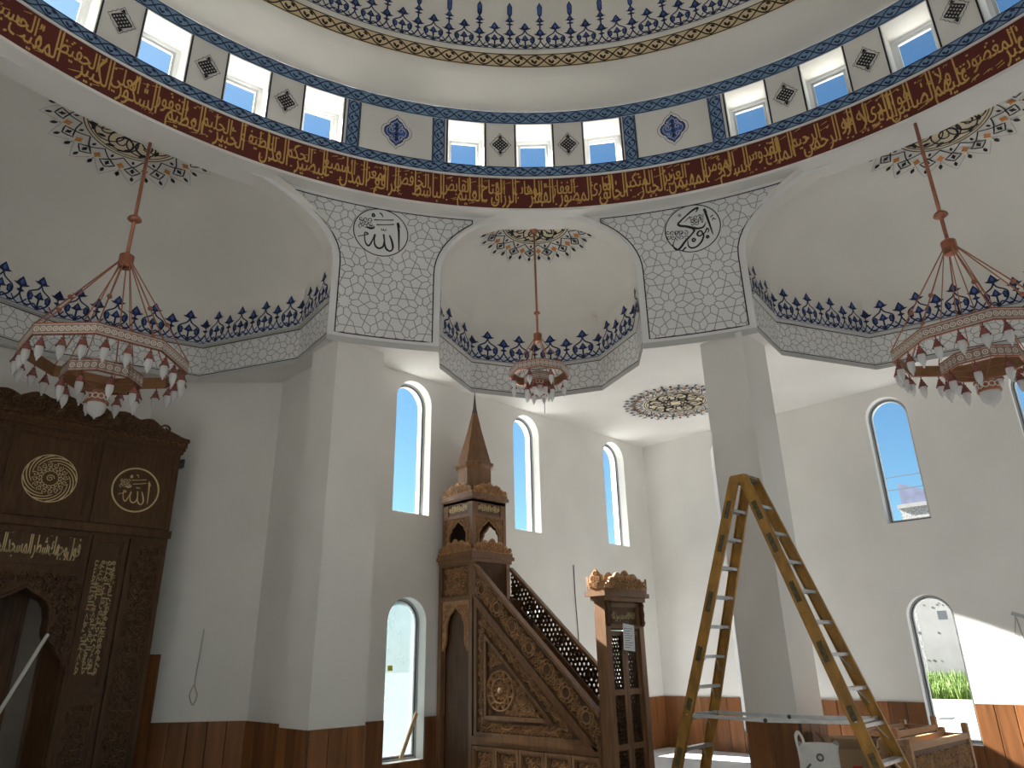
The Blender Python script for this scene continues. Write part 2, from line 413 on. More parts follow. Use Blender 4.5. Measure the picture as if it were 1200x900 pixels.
ROUND_B = [(U([(712, 225), (735, 340), (755, 450), (780, 590)]), [.10, .085, .07, .03]), (U([(708, 215), (745, 275)]), [.09, .01]),
    (U([(600, 240), (632, 185), (560, 205), (450, 275), (345, 355)]), [.03, .08, .08, .06, .08]),
    (U([(345, 355), (370, 385), (450, 410), (530, 445), (600, 468), (670, 462), (712, 405)]), [.08, .10, .10, .11, .08, .07, .02]),
    (U([(520, 440), (548, 485), (500, 540), (420, 605), (350, 680), (300, 708), (262, 675), (255, 620), (285, 565)]), [.09, .08, .06, .08, .09, .07, .05, .04, .02]),
    (U([(655, 565), (640, 515), (605, 510), (580, 545), (605, 575), (650, 560), (660, 580), (625, 650), (560, 705), (490, 715), (450, 680), (448, 605)]), [.06, .06, .06, .07, .06, .05, .06, .07, .07, .07, .05, .03]),
    (U([(655, 560), (690, 530), (715, 490), (735, 520), (715, 550)]), [.05, .05, .06, .04, .04]),
    (U([(505, 612), (525, 592), (548, 612), (525, 635), (505, 612)]), .06), (U([(690, 605), (706, 588), (722, 605), (706, 622), (690, 605)]), .06),
    (U([(360, 735), (415, 690)]), [.05, .07]), (U([(365, 240), (380, 222), (398, 242), (380, 256), (365, 240)]), .03),
    (U([(775, 350), (815, 325)]), .04), (U([(795, 400), (810, 365), (825, 385), (845, 390)]), .035), (U([(430, 345), (520, 285)]), [.02, .04])]
for k in range(8):
    ROUND_B.append((U(spiral(535 + (k % 3) * 55, 310 + (k // 3) * 42, 30, 8, k * 1.7, 1.0, 9)), .026))
for k in range(10):
    ROUND_B.append((U(spiral(205 + (k % 5) * 58, 450 + (k // 5) * 70 + (k % 5) * 12, 32, 8, k * 1.1, 1.0, 9)), .026))
ROUND_B.append((U([(640, 285), (650, 360), (670, 400), (690, 280)]), .025)); ROUND_B.append((U([(300, 450), (310, 510), (350, 450), (355, 520), (400, 470)]), .025))


# ================================================================== THE BUILDING
D = Vector((1.93, 1.2))                     # dome centre in plan
ZC = 5.77                                   # flat ceiling
RS = 7.28                                   # spandrel wall radius
RR = 7.05                                   # drum radius
XR, YQ, XL, YB = 12.47, 8.35, -8.61, -9.3   # room faces
ZRB, ZRT = 8.05, 8.64                       # red band
def pol(r, th, z):
    return Vector((D.x + r * cos(radians(th)), D.y + r * sin(radians(th)), z))

def wall(name, p0, p1, z0, z1, thick, holes=(), m='plaster', label=None):
    """interior face runs p0->p1 (plan), room on the left; holes = (s0,s1,zb,zt,arched)"""
    p0 = Vector(p0); p1 = Vector(p1); L = (p1 - p0).length; d = (p1 - p0) / L; nrm = Vector((d.y, -d.x))
    def f(s, z, h): q = p0 + d * s + nrm * h; return (q.x, q.y, z)
    mb = MB(); outer = [(0, z0), (L, z0), (L, z1), (0, z1)]
    loops = [arch_loop(*h) for h in holes]
    mb.poly(outer, lambda x, y: f(x, y, 0), loops); mb.poly(outer, lambda x, y: f(x, y, thick), loops)
    for lp in loops:
        n = len(lp)
        for k in range(n): mb.q(f(*lp[k], 0), f(*lp[(k + 1) % n], 0), f(*lp[(k + 1) % n], thick), f(*lp[k], thick))
    for k in range(4): mb.q(f(*outer[k], 0), f(*outer[(k + 1) % 4], 0), f(*outer[(k + 1) % 4], thick), f(*outer[k], thick))
    o = mb.build(name, m); struct(o, label); return o, f
def arch_loop(s0, s1, zb, zt, arched=True, n=14, inset=0.0):
    s0 += inset; s1 -= inset; zb += inset; zt -= inset
    if not arched: return [(s0, zb), (s1, zb), (s1, zt), (s0, zt)]
    r = (s1 - s0) / 2; c = (s0 + s1) / 2; zs = zt - r
    return [(s0, zb), (s1, zb)] + [(c + r * cos(pi * k / n), zs + r * sin(pi * k / n)) for k in range(n + 1)]
WIN_N = [0]
def window(f, h, depth, label, film=False, sash=False):
    WIN_N[0] += 1
    e = bpy.data.objects.new('window_%d' % WIN_N[0], None); C.objects.link(e); struct(e, label)
    c0 = f((h[0] + h[1]) / 2, h[2], depth); e.location = c0; L = Vector(c0)
    def g(x, y, hh): return Vector(f(x, y, depth + hh)) - L
    a = arch_loop(*h); b = arch_loop(*h, inset=.026); c = arch_loop(*h, inset=.040); dd = arch_loop(*h, inset=.056)
    mb = MB(); mb.prism(a, g, 0.0, 0.07, [b]); mb.build('frame', 'greyframe', e)
    mb = MB(); mb.prism(b, g, 0.012, 0.05, [c]); mb.build('gasket', 'gasket', e)
    mb = MB(); mb.prism(c, g, 0.02, 0.06, [dd]); mb.build('sash', 'frame', e)
    mb = MB(); mb.poly(dd, lambda x, y: g(x, y, 0.04)); mb.build('pane', 'filmglass' if film else 'glass', e)
    return e

TH = 0.34
qz_lo, qz_hi = (0.36, 2.42), (3.60, 5.68)
# ---- front (qibla) wall, right of the apse
qx = [(6.0, 6.67), (8.51, 9.17), (11.06, 11.74)]
p0 = (XR, YQ); Lq = XR - 4.95
holes = []
for a, b in qx:
    for z in (qz_lo, qz_hi): holes.append((XR - b, XR - a, z[0], z[1]))
wall_front, fq = wall('wall_front', (4.95, YQ), (XR, YQ), 0, ZC, -TH, [(a - 4.95, b - 4.95, z[0], z[1]) for a, b in qx for z in (qz_lo, qz_hi)], label='white plaster wall behind the carved pulpit')
def fq2(s, z, h): return fq(s, z, h)
names = ['beside the corner pier', 'behind the pulpit stair', 'near the far room corner']
# ---- right wall
ry = [(6.12, 6.76), (3.14, 3.79), (1.05, 1.69), (-1.9, -1.26), (-4.2, -3.56), (-6.6, -5.96)]
wall_right, fr_ = wall('wall_right', (XR, YQ), (XR, YB), 0, ZC, -TH, [(YQ - b, YQ - a, z[0], z[1]) for a, b in ry for z in ((0.33, 2.39), (3.51, 5.60))], label='white plaster wall on the far right with arched windows')
# fix direction: room must lie on the side opposite to thickness (checked by construction)
for i, (a, b) in enumerate(qx):
    for z, nm in ((qz_lo, 'lower'), (qz_hi, 'upper')):
        window(lambda s, zz, h: fq(s, zz, -h), (a - 4.95, b - 4.95, z[0], z[1]), 0.16, '%s arched window %s' % (nm, names[i]), film=(nm == 'lower' and i == 0))
rn = ['half hidden by the free pier', 'right of the free pier', 'behind the right chandelier', 'in the right wall', 'in the right wall', 'in the right wall']
for i, (a, b) in enumerate(ry):
    for z, nm in (((0.33, 2.39), 'lower'), ((3.51, 5.60), 'upper')):
        window(lambda s, zz, h: fr_(s, zz, -h), (YQ - b, YQ - a, z[0], z[1]), 0.13, '%s arched window %s' % (nm, rn[i]))
# ---- the other walls (around and behind the viewer), unseen openings added to let in skylight
lx = [(-2.81, -2.15), (-5.31, -4.65), (-7.9, -7.24)]
w2, f2 = wall('wall_front_left', (XL, YQ), (-1.09, YQ), 0, ZC, -TH, [(a - XL, b - XL, z[0], z[1]) for a, b in lx for z in (qz_lo, qz_hi)])
w3, f3 = wall('wall_left', (XL, YB), (XL, YQ), 0, ZC, -TH, [(a, a + 0.66, z[0], z[1]) for a in (1.5, 4, 6.5, 9, 11.5, 14, 16.2) for z in (qz_lo, qz_hi)])
w4, f4 = wall('wall_back', (XR, YB), (XL, YB), 0, ZC, -TH, [(a, a + 1.5, 0.3, 4.9) for a in (1.5, 4.5, 7.5, 11.5, 14.5, 17.8)])
# ---- apse walls
wall('wall_apse_right', (4.95, 10.0), (4.95, YQ - TH * 0), 0, ZC, -0.3)
wall('wall_apse_facet', (3.5, 11.35), (4.95, 10.0), 0, ZC, -0.3, label='white angled apse wall right of the carved niche')
wall('wall_apse_back', (0.36, 11.35), (3.5, 11.35), 0, ZC, -0.3)
wall('wall_apse_facet_left', (-1.09, 10.0), (0.36, 11.35), 0, ZC, -0.3)
wall('wall_apse_left', (-1.09, YQ), (-1.09, 10.0), 0, ZC, -0.3)
# ---- floor
mb = MB(); mb.box(XL - .3, XR + .3, YB - .3, 11.7, -0.12, 0.0); struct(mb.build('floor', 'floor'), 'pale grey unfinished floor')
# ---- piers
def pier(name, x0, x1, y0, y1, label):
    mb = MB(); mb.box(x0, x1, y0, y1, 0, ZC); return struct(mb.build(name, 'plaster'), label)
pier('pier_left', 4.68, 5.45, 7.95, 8.62, 'white wall pier between the apse and the pulpit')
pier('pier_right', 8.60, 9.30, 3.98, 4.62, 'free white pier behind the ladder')
pier('pier_back_left', -1.6, -0.82, 7.95, 8.6, None); pier('pier_far_left', -5.4, -4.7, 3.98, 4.62, None)
pier('pier_back_right', 8.6, 9.3, -2.2, -1.55, None); pier('pier_far_back', -5.4, -4.7, -2.2, -1.55, None)
pier('pier_rear', 4.68, 5.4, -6.2, -5.5, None); pier('pier_rear_left', -1.55, -0.82, -6.2, -5.5, None)

# ---- exedra outlines, local (u outward from r=7.2, v to the left)
BIG = [(-0.40, 2.60), (0.65, 2.75), (2.33, 1.98), (2.86, 0.0), (2.33, -1.98), (0.65, -2.75), (-0.40, -2.60)]
SML = [(-0.07, 1.476), (0.60, 1.53), (1.67, 1.10), (2.07, 0.0), (1.67, -1.10), (0.60, -1.53), (-0.07, -1.476)]
W_BIG, W_SML = 20.9, 11.7
def exw(th, u, v, z):
    c, s = cos(radians(th)), sin(radians(th)); r = 7.2 + u
    return Vector((D.x + r * c - v * s, D.y + r * s + v * c, z))
EX = []
for k in range(4):
    EX.append((90 * k, BIG, W_BIG, 'big')); EX.append((45 + 90 * k, SML, W_SML, 'small'))
# ---- flat ceiling with the star-shaped opening
hole = []
for th, B, W, kind in EX:
    hole += [exw(th, u, v, ZC) for u, v in reversed(B)]          # right to left = increasing angle
    nth = th + 45; nW = W_SML if kind == 'big' else W_BIG
    a0, a1 = th + W, nth - nW
    hole += [pol(RS, a0 + (a1 - a0) * t / 4, ZC) for t in (1, 2, 3)]
outer = [(XR, YB), (XR, YQ), (4.95, YQ), (4.95, 10.0), (3.5, 11.35), (0.36, 11.35), (-1.09, 10.0), (-1.09, YQ), (XL, YQ), (XL, YB)]
mb = MB(); mb.poly(outer, lambda x, y: (x, y, ZC), [[(p.x, p.y) for p in hole]])
struct(mb.build('ceiling', 'plaster'), 'flat white ceiling around the dome')

# ---- arch shape: half angle w(z) for the opening
ZS, HS_BIG, HS_SML = 6.98, 1.30, 1.12
def arch_w(z, kind):
    W, H = (W_BIG, HS_BIG) if kind == 'big' else (W_SML, HS_SML)
    if z <= ZS: return W
    t = (z - ZS) / H
    return W * sqrt(max(0.0, 1 - t * t))
def arch_z(dw, kind):
    W, H = (W_BIG, HS_BIG) if kind == 'big' else (W_SML, HS_SML)
    return ZS + H * sqrt(max(0.0, 1 - (dw / W) ** 2))
# ---- spandrel walls (one continuous vertical ring pierced by the arches), split at the exedra axes
def clipz(z): return min(z, ZRB)
SP = []
for i, (th, B, W, kind) in enumerate(EX):
    nth = th + 45; nk = EX[(i + 1) % 8][3]; nW = W_SML if nk == 'small' else W_BIG
    mb = MB(); n = 10
    cols = []
    for k in range(n + 1): t = k / n; a = th + W * sin(t * pi / 2); cols.append((a, clipz(arch_z(W * sin(t * pi / 2), kind)) if k < n else ZS))
    cols.append((th + W, ZC))
    for k in range(1, 5): cols.append((th + W + (nth - nW - th - W) * k / 5, ZC))
    cols.append((nth - nW, ZC))
    for k in range(n, -1, -1): t = k / n; d = nW * sin(t * pi / 2); cols.append((nth - d, clipz(arch_z(d, nk)) if k < n else ZS))
    for (a, za), (b, zb) in zip(cols, cols[1:]):
        if b - a > 1e-6: mb.q(pol(RS, a, za), pol(RS, b, zb), pol(RS, b, ZRB), pol(RS, a, ZRB))
    o = struct(mb.build('wall_spandrel', 'panelwhite')); SP.append(o)
SPL, SPR = SP[1], SP[0]     # 45..90 and 0..45
SPL['label'] = 'white spandrel wall with grey star pattern and a round inscription'; SPR['label'] = SPL['label']

# ---- exedra shells
def ex_smooth(B):
    V0 = max(p[1] for p in B); U0 = max(p[0] for p in B); n = 40
    return U0, V0
def resample(B, n):
    L = [0]
    for a, b in zip(B, B[1:]): L.append(L[-1] + sqrt((a[0] - b[0]) ** 2 + (a[1] - b[1]) ** 2))
    out = []
    for k in range(n + 1):
        s = L[-1] * k / n; j = 0
        while j < len(B) - 2 and L[j + 1] < s - 1e-9: j += 1
        t = (s - L[j]) / (L[j + 1] - L[j]); out.append((B[j][0] + (B[j + 1][0] - B[j][0]) * t, B[j][1] + (B[j + 1][1] - B[j][1]) * t))
    return out, L
ZT = 6.36    # top of ledge
EXO = {}
for th, B, W, kind in EX:
    H = (HS_BIG if kind == 'big' else HS_SML) + 0.06
    U0, V0 = ex_smooth(B)
    pts = []
    for a, b in zip(B, B[1:]):
        for k in range(8): pts.append((a[0] + (b[0] - a[0]) * k / 8, a[1] + (b[1] - a[1]) * k / 8))
    pts.append(B[-1])
    def ell(p):
        a = atan2(p[1] / V0, max(p[0], -0.5) / U0); return (U0 * cos(a), V0 * sin(a))
    rows = []
    zs = [ZC, 6.36, 6.7, ZS] + [ZS + H * sin(pi / 2 * k / 14) for k in range(1, 14)] + [ZS + H * .9999]
    for z in zs:
        g = 1.0 if z <= ZS else sqrt(max(0, 1 - ((z - ZS) / H) ** 2))
        bl = 0.0 if z <= 6.9 else min(1, (z - 6.9) / 0.75); bl = bl * bl * (3 - 2 * bl)
        r = []
        for p in pts:
            e = ell(p); u = (p[0] + (e[0] - p[0]) * bl) * g; v = (p[1] + (e[1] - p[1]) * bl) * g
            r.append(exw(th, u, v, z))
        rows.append(r)
    mb = MB(); nn = len(pts)
    for r in rows: mb.v += [tuple(p) for p in r]
    for i in range(len(rows) - 1):
        for j in range(nn - 1): mb.f.append((i * nn + j, i * nn + j + 1, (i + 1) * nn + j + 1, (i + 1) * nn + j))
    o = mb.build('semi_dome', 'plaster_dome'); struct(o)
    for p in o.data.polygons: p.use_smooth = p.center.z > 7.05
    EXO[th] = o
    # arch soffit: plain rim running round the opening
    mb = MB(); edge = [(W, ZC), (W, 6.4), (W, ZS)] + [(W * cos(pi / 2 * k / 16), ZS + (H - .06) * sin(pi / 2 * k / 16)) for k in range(1, 17)]
    edge = [(d, z) for d, z in edge] + [(-d, z) for d, z in reversed(edge[:-1])]
    for (a, za), (b, zb) in zip(edge, edge[1:]):
        mb.q(pol(RS, th + a, za), pol(RS, th + b, zb), pol(RS + .26, th + b * .985, zb), pol(RS + .26, th + a * .985, za))
    struct(mb.build('trim_arch', 'plaster_dome'))
EXO[90]['label'] = 'white half dome over the carved niche'; EXO[45]['label'] = 'small white half dome over the room corner'; EXO[0]['label'] = 'white half dome over the right wall'

# ---- drum: solid ring with window openings
RD = 7.58
wins = []
for k in range(4):
    wins += [45 + 90 * k + d for d in (-8.9, 0, 8.9)] + [90 + 90 * k + d for d in (-18, -9, 0, 9, 18)]
wins = sorted(a % 360 for a in wins); HW = 2.33; WB, WT = 8.87, 9.71
mb = MB(); ang = []
for a in wins: ang += [(a - HW, 'w'), (a + HW, 's')]
full = []
for i, (a, kd) in enumerate(ang):
    b = ang[(i + 1) % len(ang)][0]
    if b < a: b += 360
    full.append((a, b, kd))
for a, b, kd in full:
    n = max(2, int((b - a) / 1.5))
    for k in range(n):
        x, y = a + (b - a) * k / n, a + (b - a) * (k + 1) / n
        zr = [(ZRB, WB), (WB, WT), (WT, 9.96)]
        for j, (z0, z1) in enumerate(zr):
            if kd == 'w' and j == 1: continue
            mb.q(pol(RR, x, z0), pol(RR, y, z0), pol(RR, y, z1), pol(RR, x, z1)); mb.q(pol(RD, x, z0), pol(RD, y, z0), pol(RD, y, z1), pol(RD, x, z1))
        if kd == 'w':
            for z in (WB, WT): mb.q(pol(RR, x, z), pol(RR, y, z), pol(RD, y, z), pol(RD, x, z))
        mb.q(pol(RR, x, ZRB), pol(RR, y, ZRB), pol(RD, y, ZRB), pol(RD, x, ZRB))
        mb.q(pol(RR, x, 9.96), pol(RR, y, 9.96), pol(RD, y, 9.96), pol(RD, x, 9.96))
    if kd == 'w':
        for x in (a, b): mb.q(pol(RR, x, WB), pol(RR, x, WT), pol(RD, x, WT), pol(RD, x, WB))
drum = struct(mb.build('wall_drum', 'plaster'), 'round white drum wall with small windows under the dome')
for i, a in enumerate(wins):
    WIN_N[0] += 1
    e = bpy.data.objects.new('window_%d' % WIN_N[0], None); C.objects.link(e); struct(e, 'small window in the dome drum'); L = pol(RD - .12, a, WB); e.location = L
    def g(x, y, h, a=a, L=L): return pol(RD - .12 + h, a - x, y) - L
    o4 = [(-HW, WB), (HW, WB), (HW, WT), (-HW, WT)]; t = .42
    i4 = [(-HW + t, WB + .05), (HW - t, WB + .05), (HW - t, WT - .05), (-HW + t, WT - .05)]
    j4 = [(-HW + t * 1.7, WB + .085), (HW - t * 1.7, WB + .085), (HW - t * 1.7, WT - .09), (-HW + t * 1.7, WT - .09)]
    mb = MB(); mb.prism(o4, g, 0, .07, [i4]); mb.build('frame', 'frame', e)
    mb = MB(); mb.prism(i4, g, .015, .055, [j4]); mb.build('sash', 'greyframe' if i % 3 else 'frame', e)
    mb = MB(); mb.poly(j4, lambda x, y: g(x, y, .03)); mb.build('pane', 'glass', e)
# ---- dome
prof = [(7.05, 9.96), (7.0, 10.02), (6.72, 10.16), (6.66, 10.22), (6.60, 10.25), (6.56, 10.30), (6.50, 10.36), (6.40, 10.55), (6.38, 10.60)]
prof += [(6.38 * cos(pi / 2 * k / 20), 10.60 + 4.9 * sin(pi / 2 * k / 20)) for k in range(1, 20)] + [(.01, 15.5)]
mb = MB(); mb.lathe(prof, (D.x, D.y), 96); dome = struct(mb.build('ceiling_dome', 'plaster_dome', smooth=True), 'large painted dome above the hall')

# ================================================================== PAINTED DECORATION
def ring_strip(mb, r, z0, z1, a0, a1, da=1.2, r1=None):
    n = max(1, int(abs(a1 - a0) / da)); r1 = r1 or r
    for k in range(n):
        x, y = a0 + (a1 - a0) * k / n, a0 + (a1 - a0) * (k + 1) / n
        mb.q(pol(r, x, z0), pol(r, y, z0), pol(r1, y, z1), pol(r1, x, z1))
def cylmap(r): # x metres to the right measured from angle 0 reference, y = z
    return lambda x, z: pol(r, -x / r * 180 / pi, z)
# red inscription band
mb = MB(); ring_strip(mb, RR - .004, ZRB + .02, ZRT, 0, 360); red_band = mb.build('inscription_band', 'red', drum)
red_band['label'] = 'dark red band painted with gold lettering'
mb = MB()
TEXT = ("غير المغضوب عليهم ولا الضالين هو الله الذي لا اله الا هو الرحمن الرحيم الملك القدوس السلام المؤمن المهيمن العزيز الجبار المتكبر "
        "الخالق البارئ المصور الغفار القهار الوهاب الرزاق الفتاح العليم القابض الباسط الخافض الرافع المعز المذل السميع البصير الحكم العدل "
        "اللطيف الخبير الحليم العظيم الغفور الشكور العلي الكبير الحفيظ المقيت الحسيب الجليل الكريم الرقيب المجيب الواسع الحكيم").split()
sxx, syy = 0.30, 0.36
rl = RR - .007
def rm(x, z): return pol(rl, -x / rl * 180 / pi, z)
tot = sum(word_mesh(wd)[2] for wd in TEXT)
# measured: the words run from about -6 deg to 112 deg
span = radians(129) * rl
sxx = span / (tot * 0.66)
x = radians(9) * rl
for i, wd in enumerate(TEXT):
    up = (i % 2 == 1)
    y0 = ZRB + (.29 if up else .135)
    xl = letter(mb, wd, x + (.08 if up else 0), y0, sxx * (1.0 if not up else .92), 0.40 if not up else 0.37, rm, tall=(.13, 2.05 if not up else 1.0), bold=.005)
    x = x - word_mesh(wd)[2] * sxx * .66
    # vowel strokes and dots
    for k in range(5):
        xx = x + random.uniform(0, .5); zz = ZRB + random.choice((.10, .14, .40, .50, .53)) + random.uniform(-.02, .02)
        if k < 2: mb.stroke([(xx, zz), (xx + .085, zz + .03)], [.007, .014], rm)
        elif k == 2: mb.stroke([(xx, zz), (xx + .02, zz + .03), (xx + .04, zz), (xx + .05, zz + .03)], .010, rm)
        else: mb.poly(lens(xx, zz, .035, .03, .7), rm)
lo = fine(mb.build('gold_lettering', 'gold', red_band))
# white fillets
mb = MB(); ring_strip(mb, RR - .02, ZRT, ZRT + .035, 0, 360); ring_strip(mb, RR - .02, ZRB - .02, ZRB + .025, 0, 360)
for z0 in (ZRT, ZRT + .035, ZRB + .025, ZRB - .02):
    n = 300
    for k in range(n): mb.q(pol(RR - .02, 360 * k / n, z0), pol(RR - .02, 360 * (k + 1) / n, z0), pol(RR, 360 * (k + 1) / n, z0), pol(RR, 360 * k / n, z0))
mb.build('white_fillet', 'plaster', drum)
# blue interlace bands
def interlace(bg, ln, fm, x0, x1, y0, y1, per, lw, vertical=False):
    """sine interlace in a strip; fm(x,y) maps; strip runs in x (or y if vertical)"""
    L = x1 - x0; n = max(1, int(round(L / per))); per = L / n; A = (y1 - y0) * .36; ym = (y0 + y1) / 2
    for ph in (0, pi):
        pts = [(x0 + per * k / 8, ym + A * sin(2 * pi * k / 16 + ph)) for k in range(n * 8 + 1)]
        if vertical: pts = [(b, a) for a, b in pts]
        ln.stroke(pts, lw, fm)
    for k in range(n):
        xc = x0 + per * (k + .5)
        for dx, dy, aa in ((0, -.12, .9), (.16, .16, -.5), (-.16, -.05, 2.2)):
            p = (xc + dx * per, ym + dy * (y1 - y0))
            lf = lens(p[0] if not vertical else p[1], p[1] if not vertical else p[0], per * .30, per * .15, aa, 4); ln.poly(lf, fm)
    for yy in (y0 + lw * .6, y1 - lw * .6):
        n2 = max(2, int(L / .15)); pts = [(x0 + L * k / n2, yy) for k in range(n2 + 1)]
        if vertical: pts = [(b, a) for a, b in pts]
        ln.stroke(pts, lw * .7, fm)
bgm = MB(); lnm = MB(); rb = RR - .004
for z0, z1 in ((ZRT + .035, WB), (WT + .01, 9.955)): ring_strip(bgm, rb, z0, z1, 0, 360)
def bm_(x, z): return pol(RR - .008, -x / RR * 180 / pi, z)
circ = 2 * pi * RR
interlace(bgm, lnm, bm_, 0, circ, ZRT + .04, WB, .235, .020)
interlace(bgm, lnm, bm_, 0, circ, WT + .01, 9.95, .235, .020)
meds = [s + 90 * k for k in range(4) for s in (27.1, 62.9)]
for a in meds:
    for sg in (-1, 1):
        c = a + sg * 5.45
        ring_strip(bgm, rb, WB, WT, c - .78, c + .78)
        xc = -radians(c) * RR; hw = radians(.78) * RR
        interlace(bgm, lnm, bm_, WB, WT, xc - hw, xc + hw, .2, .018, vertical=True)
bo = bgm.build('blue_band', 'bandblue', drum); lnm.build('vine_lines', 'navy', bo)
# thin uprights, knots and medallions between the drum windows
kb = MB(); mfill = MB(); mline = MB(); mwhite = MB()
def knot(cx, cy, s):
    for k in range(5):
        o = (k - 2) * s * .2
        for sg in (-1, 1):
            a = (cx + o - s * .42, cy + (o - (-s * .42)) * 0 + sg * (-s * .42) * 1 + 0)
            p0 = (cx + o / 1.0 - s * .33, cy + sg * (-s * .33 - 0) + sg * o * 0); 
    m = 4
    for k in range(m + 1):
        t = (k / m - .5) * s
        # two families of diagonals inside a diamond of half diagonal .62 s
        kb.stroke([(cx + t * .62 - s * .31, cy + t * .62 + s * .31), (cx + t * .62 + s * .31, cy + t * .62 - s * .31)], s * .115, bm_)
        kb.stroke([(cx + t * .62 - s * .31, cy - t * .62 - s * .31), (cx + t * .62 + s * .31, cy - t * .62 + s * .31)], s * .115, bm_)
    for sg in (-1, 1):
        kb.poly(lens(cx, cy + sg * s * .80, s * .34, s * .2, pi / 2, 4), bm_)
        kb.poly(lens(cx - s * .1, cy + sg * s * .70, s * .2, s * .12, .4, 4), bm_); kb.poly(lens(cx + s * .1, cy + sg * s * .70, s * .2, s * .12, -.4, 4), bm_)
    n = 40; pts = []
    for k in range(n + 1):
        a = 2 * pi * k / n; c_, s_ = cos(a), sin(a); rr = s * 1.05 / (abs(c_) / .80 + abs(s_) / 1.05) * (1 + .05 * cos(a * 12)); pts.append((cx + rr * c_, cy + rr * s_))
    kb.stroke(pts, .008, bm_)
for i, a in enumerate(wins):
    for d in (-HW - .18, HW + .18):
        xx = -radians(a + d) * RR; kb.stroke([(xx, WB), (xx, WT)], .022, bm_)
    b = wins[(i + 1) % len(wins)]
    gap = (b - a) % 360
    if gap < 12:
        xx = -radians(a + gap / 2) * RR; knot(xx, (WB + WT) / 2, .20)
def ogee(cx, cy, hw, hh, n=10):
    q = [(0, 1), (.10, .86), (.34, .74), (.52, .60), (.60, .42), (.86, .30), (1, .12), (1, 0)]
    q = q + [(x, -y) for x, y in reversed(q[:-1])]
    q = q + [(-x, y) for x, y in reversed(q[1:-1])]
    return [(cx + x * hw, cy + y * hh) for x, y in q]
for a in meds:
    cx, cy = -radians(a) * RR, (WB + WT) / 2 + .01
    mfill.poly(ogee(cx, cy, .185, .27), lambda x, z: pol(RR - .005, -x / RR * 180 / pi, z))
    o_ = ogee(cx, cy, .185, .27); mline.stroke(o_ + o_[:1], .018, bm_)
    o_ = ogee(cx, cy, .235, .335); mline.stroke(o_ + o_[:1], .007, bm_)
    o_ = ogee(cx, cy, .15, .22); mwhite.stroke(o_ + o_[:1], .008, bm_)
    for sg in (-1, 1):
        for yy in (-.11, .03, .12):
            mwhite.stroke(spiral(cx + sg * .075, cy + yy, .055, .01, 0, sg * 1.2, 12), .010, bm_)
    for yy in (-.13, -.04, .05, .13): mline.poly(lens(cx, cy + yy, .09, .06, pi / 2, 4), bm_)
    for sg in (-1, 1):
        xx = cx + sg * radians(4.62) * RR; kb.stroke([(xx, WB), (xx, WT)], .012, bm_)
fine(kb.build('knot_ornament', 'black', drum)); mo = mfill.build('blue_medallion', 'blue', drum); mline.build('medallion_outline', 'navy', mo); mwhite.build('medallion_scroll', 'paleblue', mo)

# cream band and fringe of the dome
def domemap(off):
    P = [(6.50, 10.36), (6.40, 10.55), (6.38, 10.60)] + [(6.38 * cos(pi / 2 * k / 40), 10.60 + 4.9 * sin(pi / 2 * k / 40)) for k in range(1, 30)]
    S = [0]
    for a, b in zip(P, P[1:]): S.append(S[-1] + sqrt((a[0] - b[0]) ** 2 + (a[1] - b[1]) ** 2))
    def f(x, y):
        j = 0
        while j < len(P) - 2 and S[j + 1] < y: j += 1
        t = (y - S[j]) / (S[j + 1] - S[j]); r = P[j][0] + (P[j + 1][0] - P[j][0]) * t - off; z = P[j][1] + (P[j + 1][1] - P[j][1]) * t
        return pol(r, -x / 6.4 * 180 / pi, z - off * .3)
    return f
c64 = 2 * pi * 6.4
mb = MB(); n = 240; f0 = domemap(.006)
for k in range(n): mb.q(f0(c64 * k / n, 0), f0(c64 * (k + 1) / n, 0), f0(c64 * (k + 1) / n, .205), f0(c64 * k / n, .205))
co = mb.build('cream_band', 'cream', dome)
mb = MB(); interlace(None, mb, domemap(.011), 0, c64, 0.0, .205, .27, .020); mb.build('vine_lines', 'brownline', co)

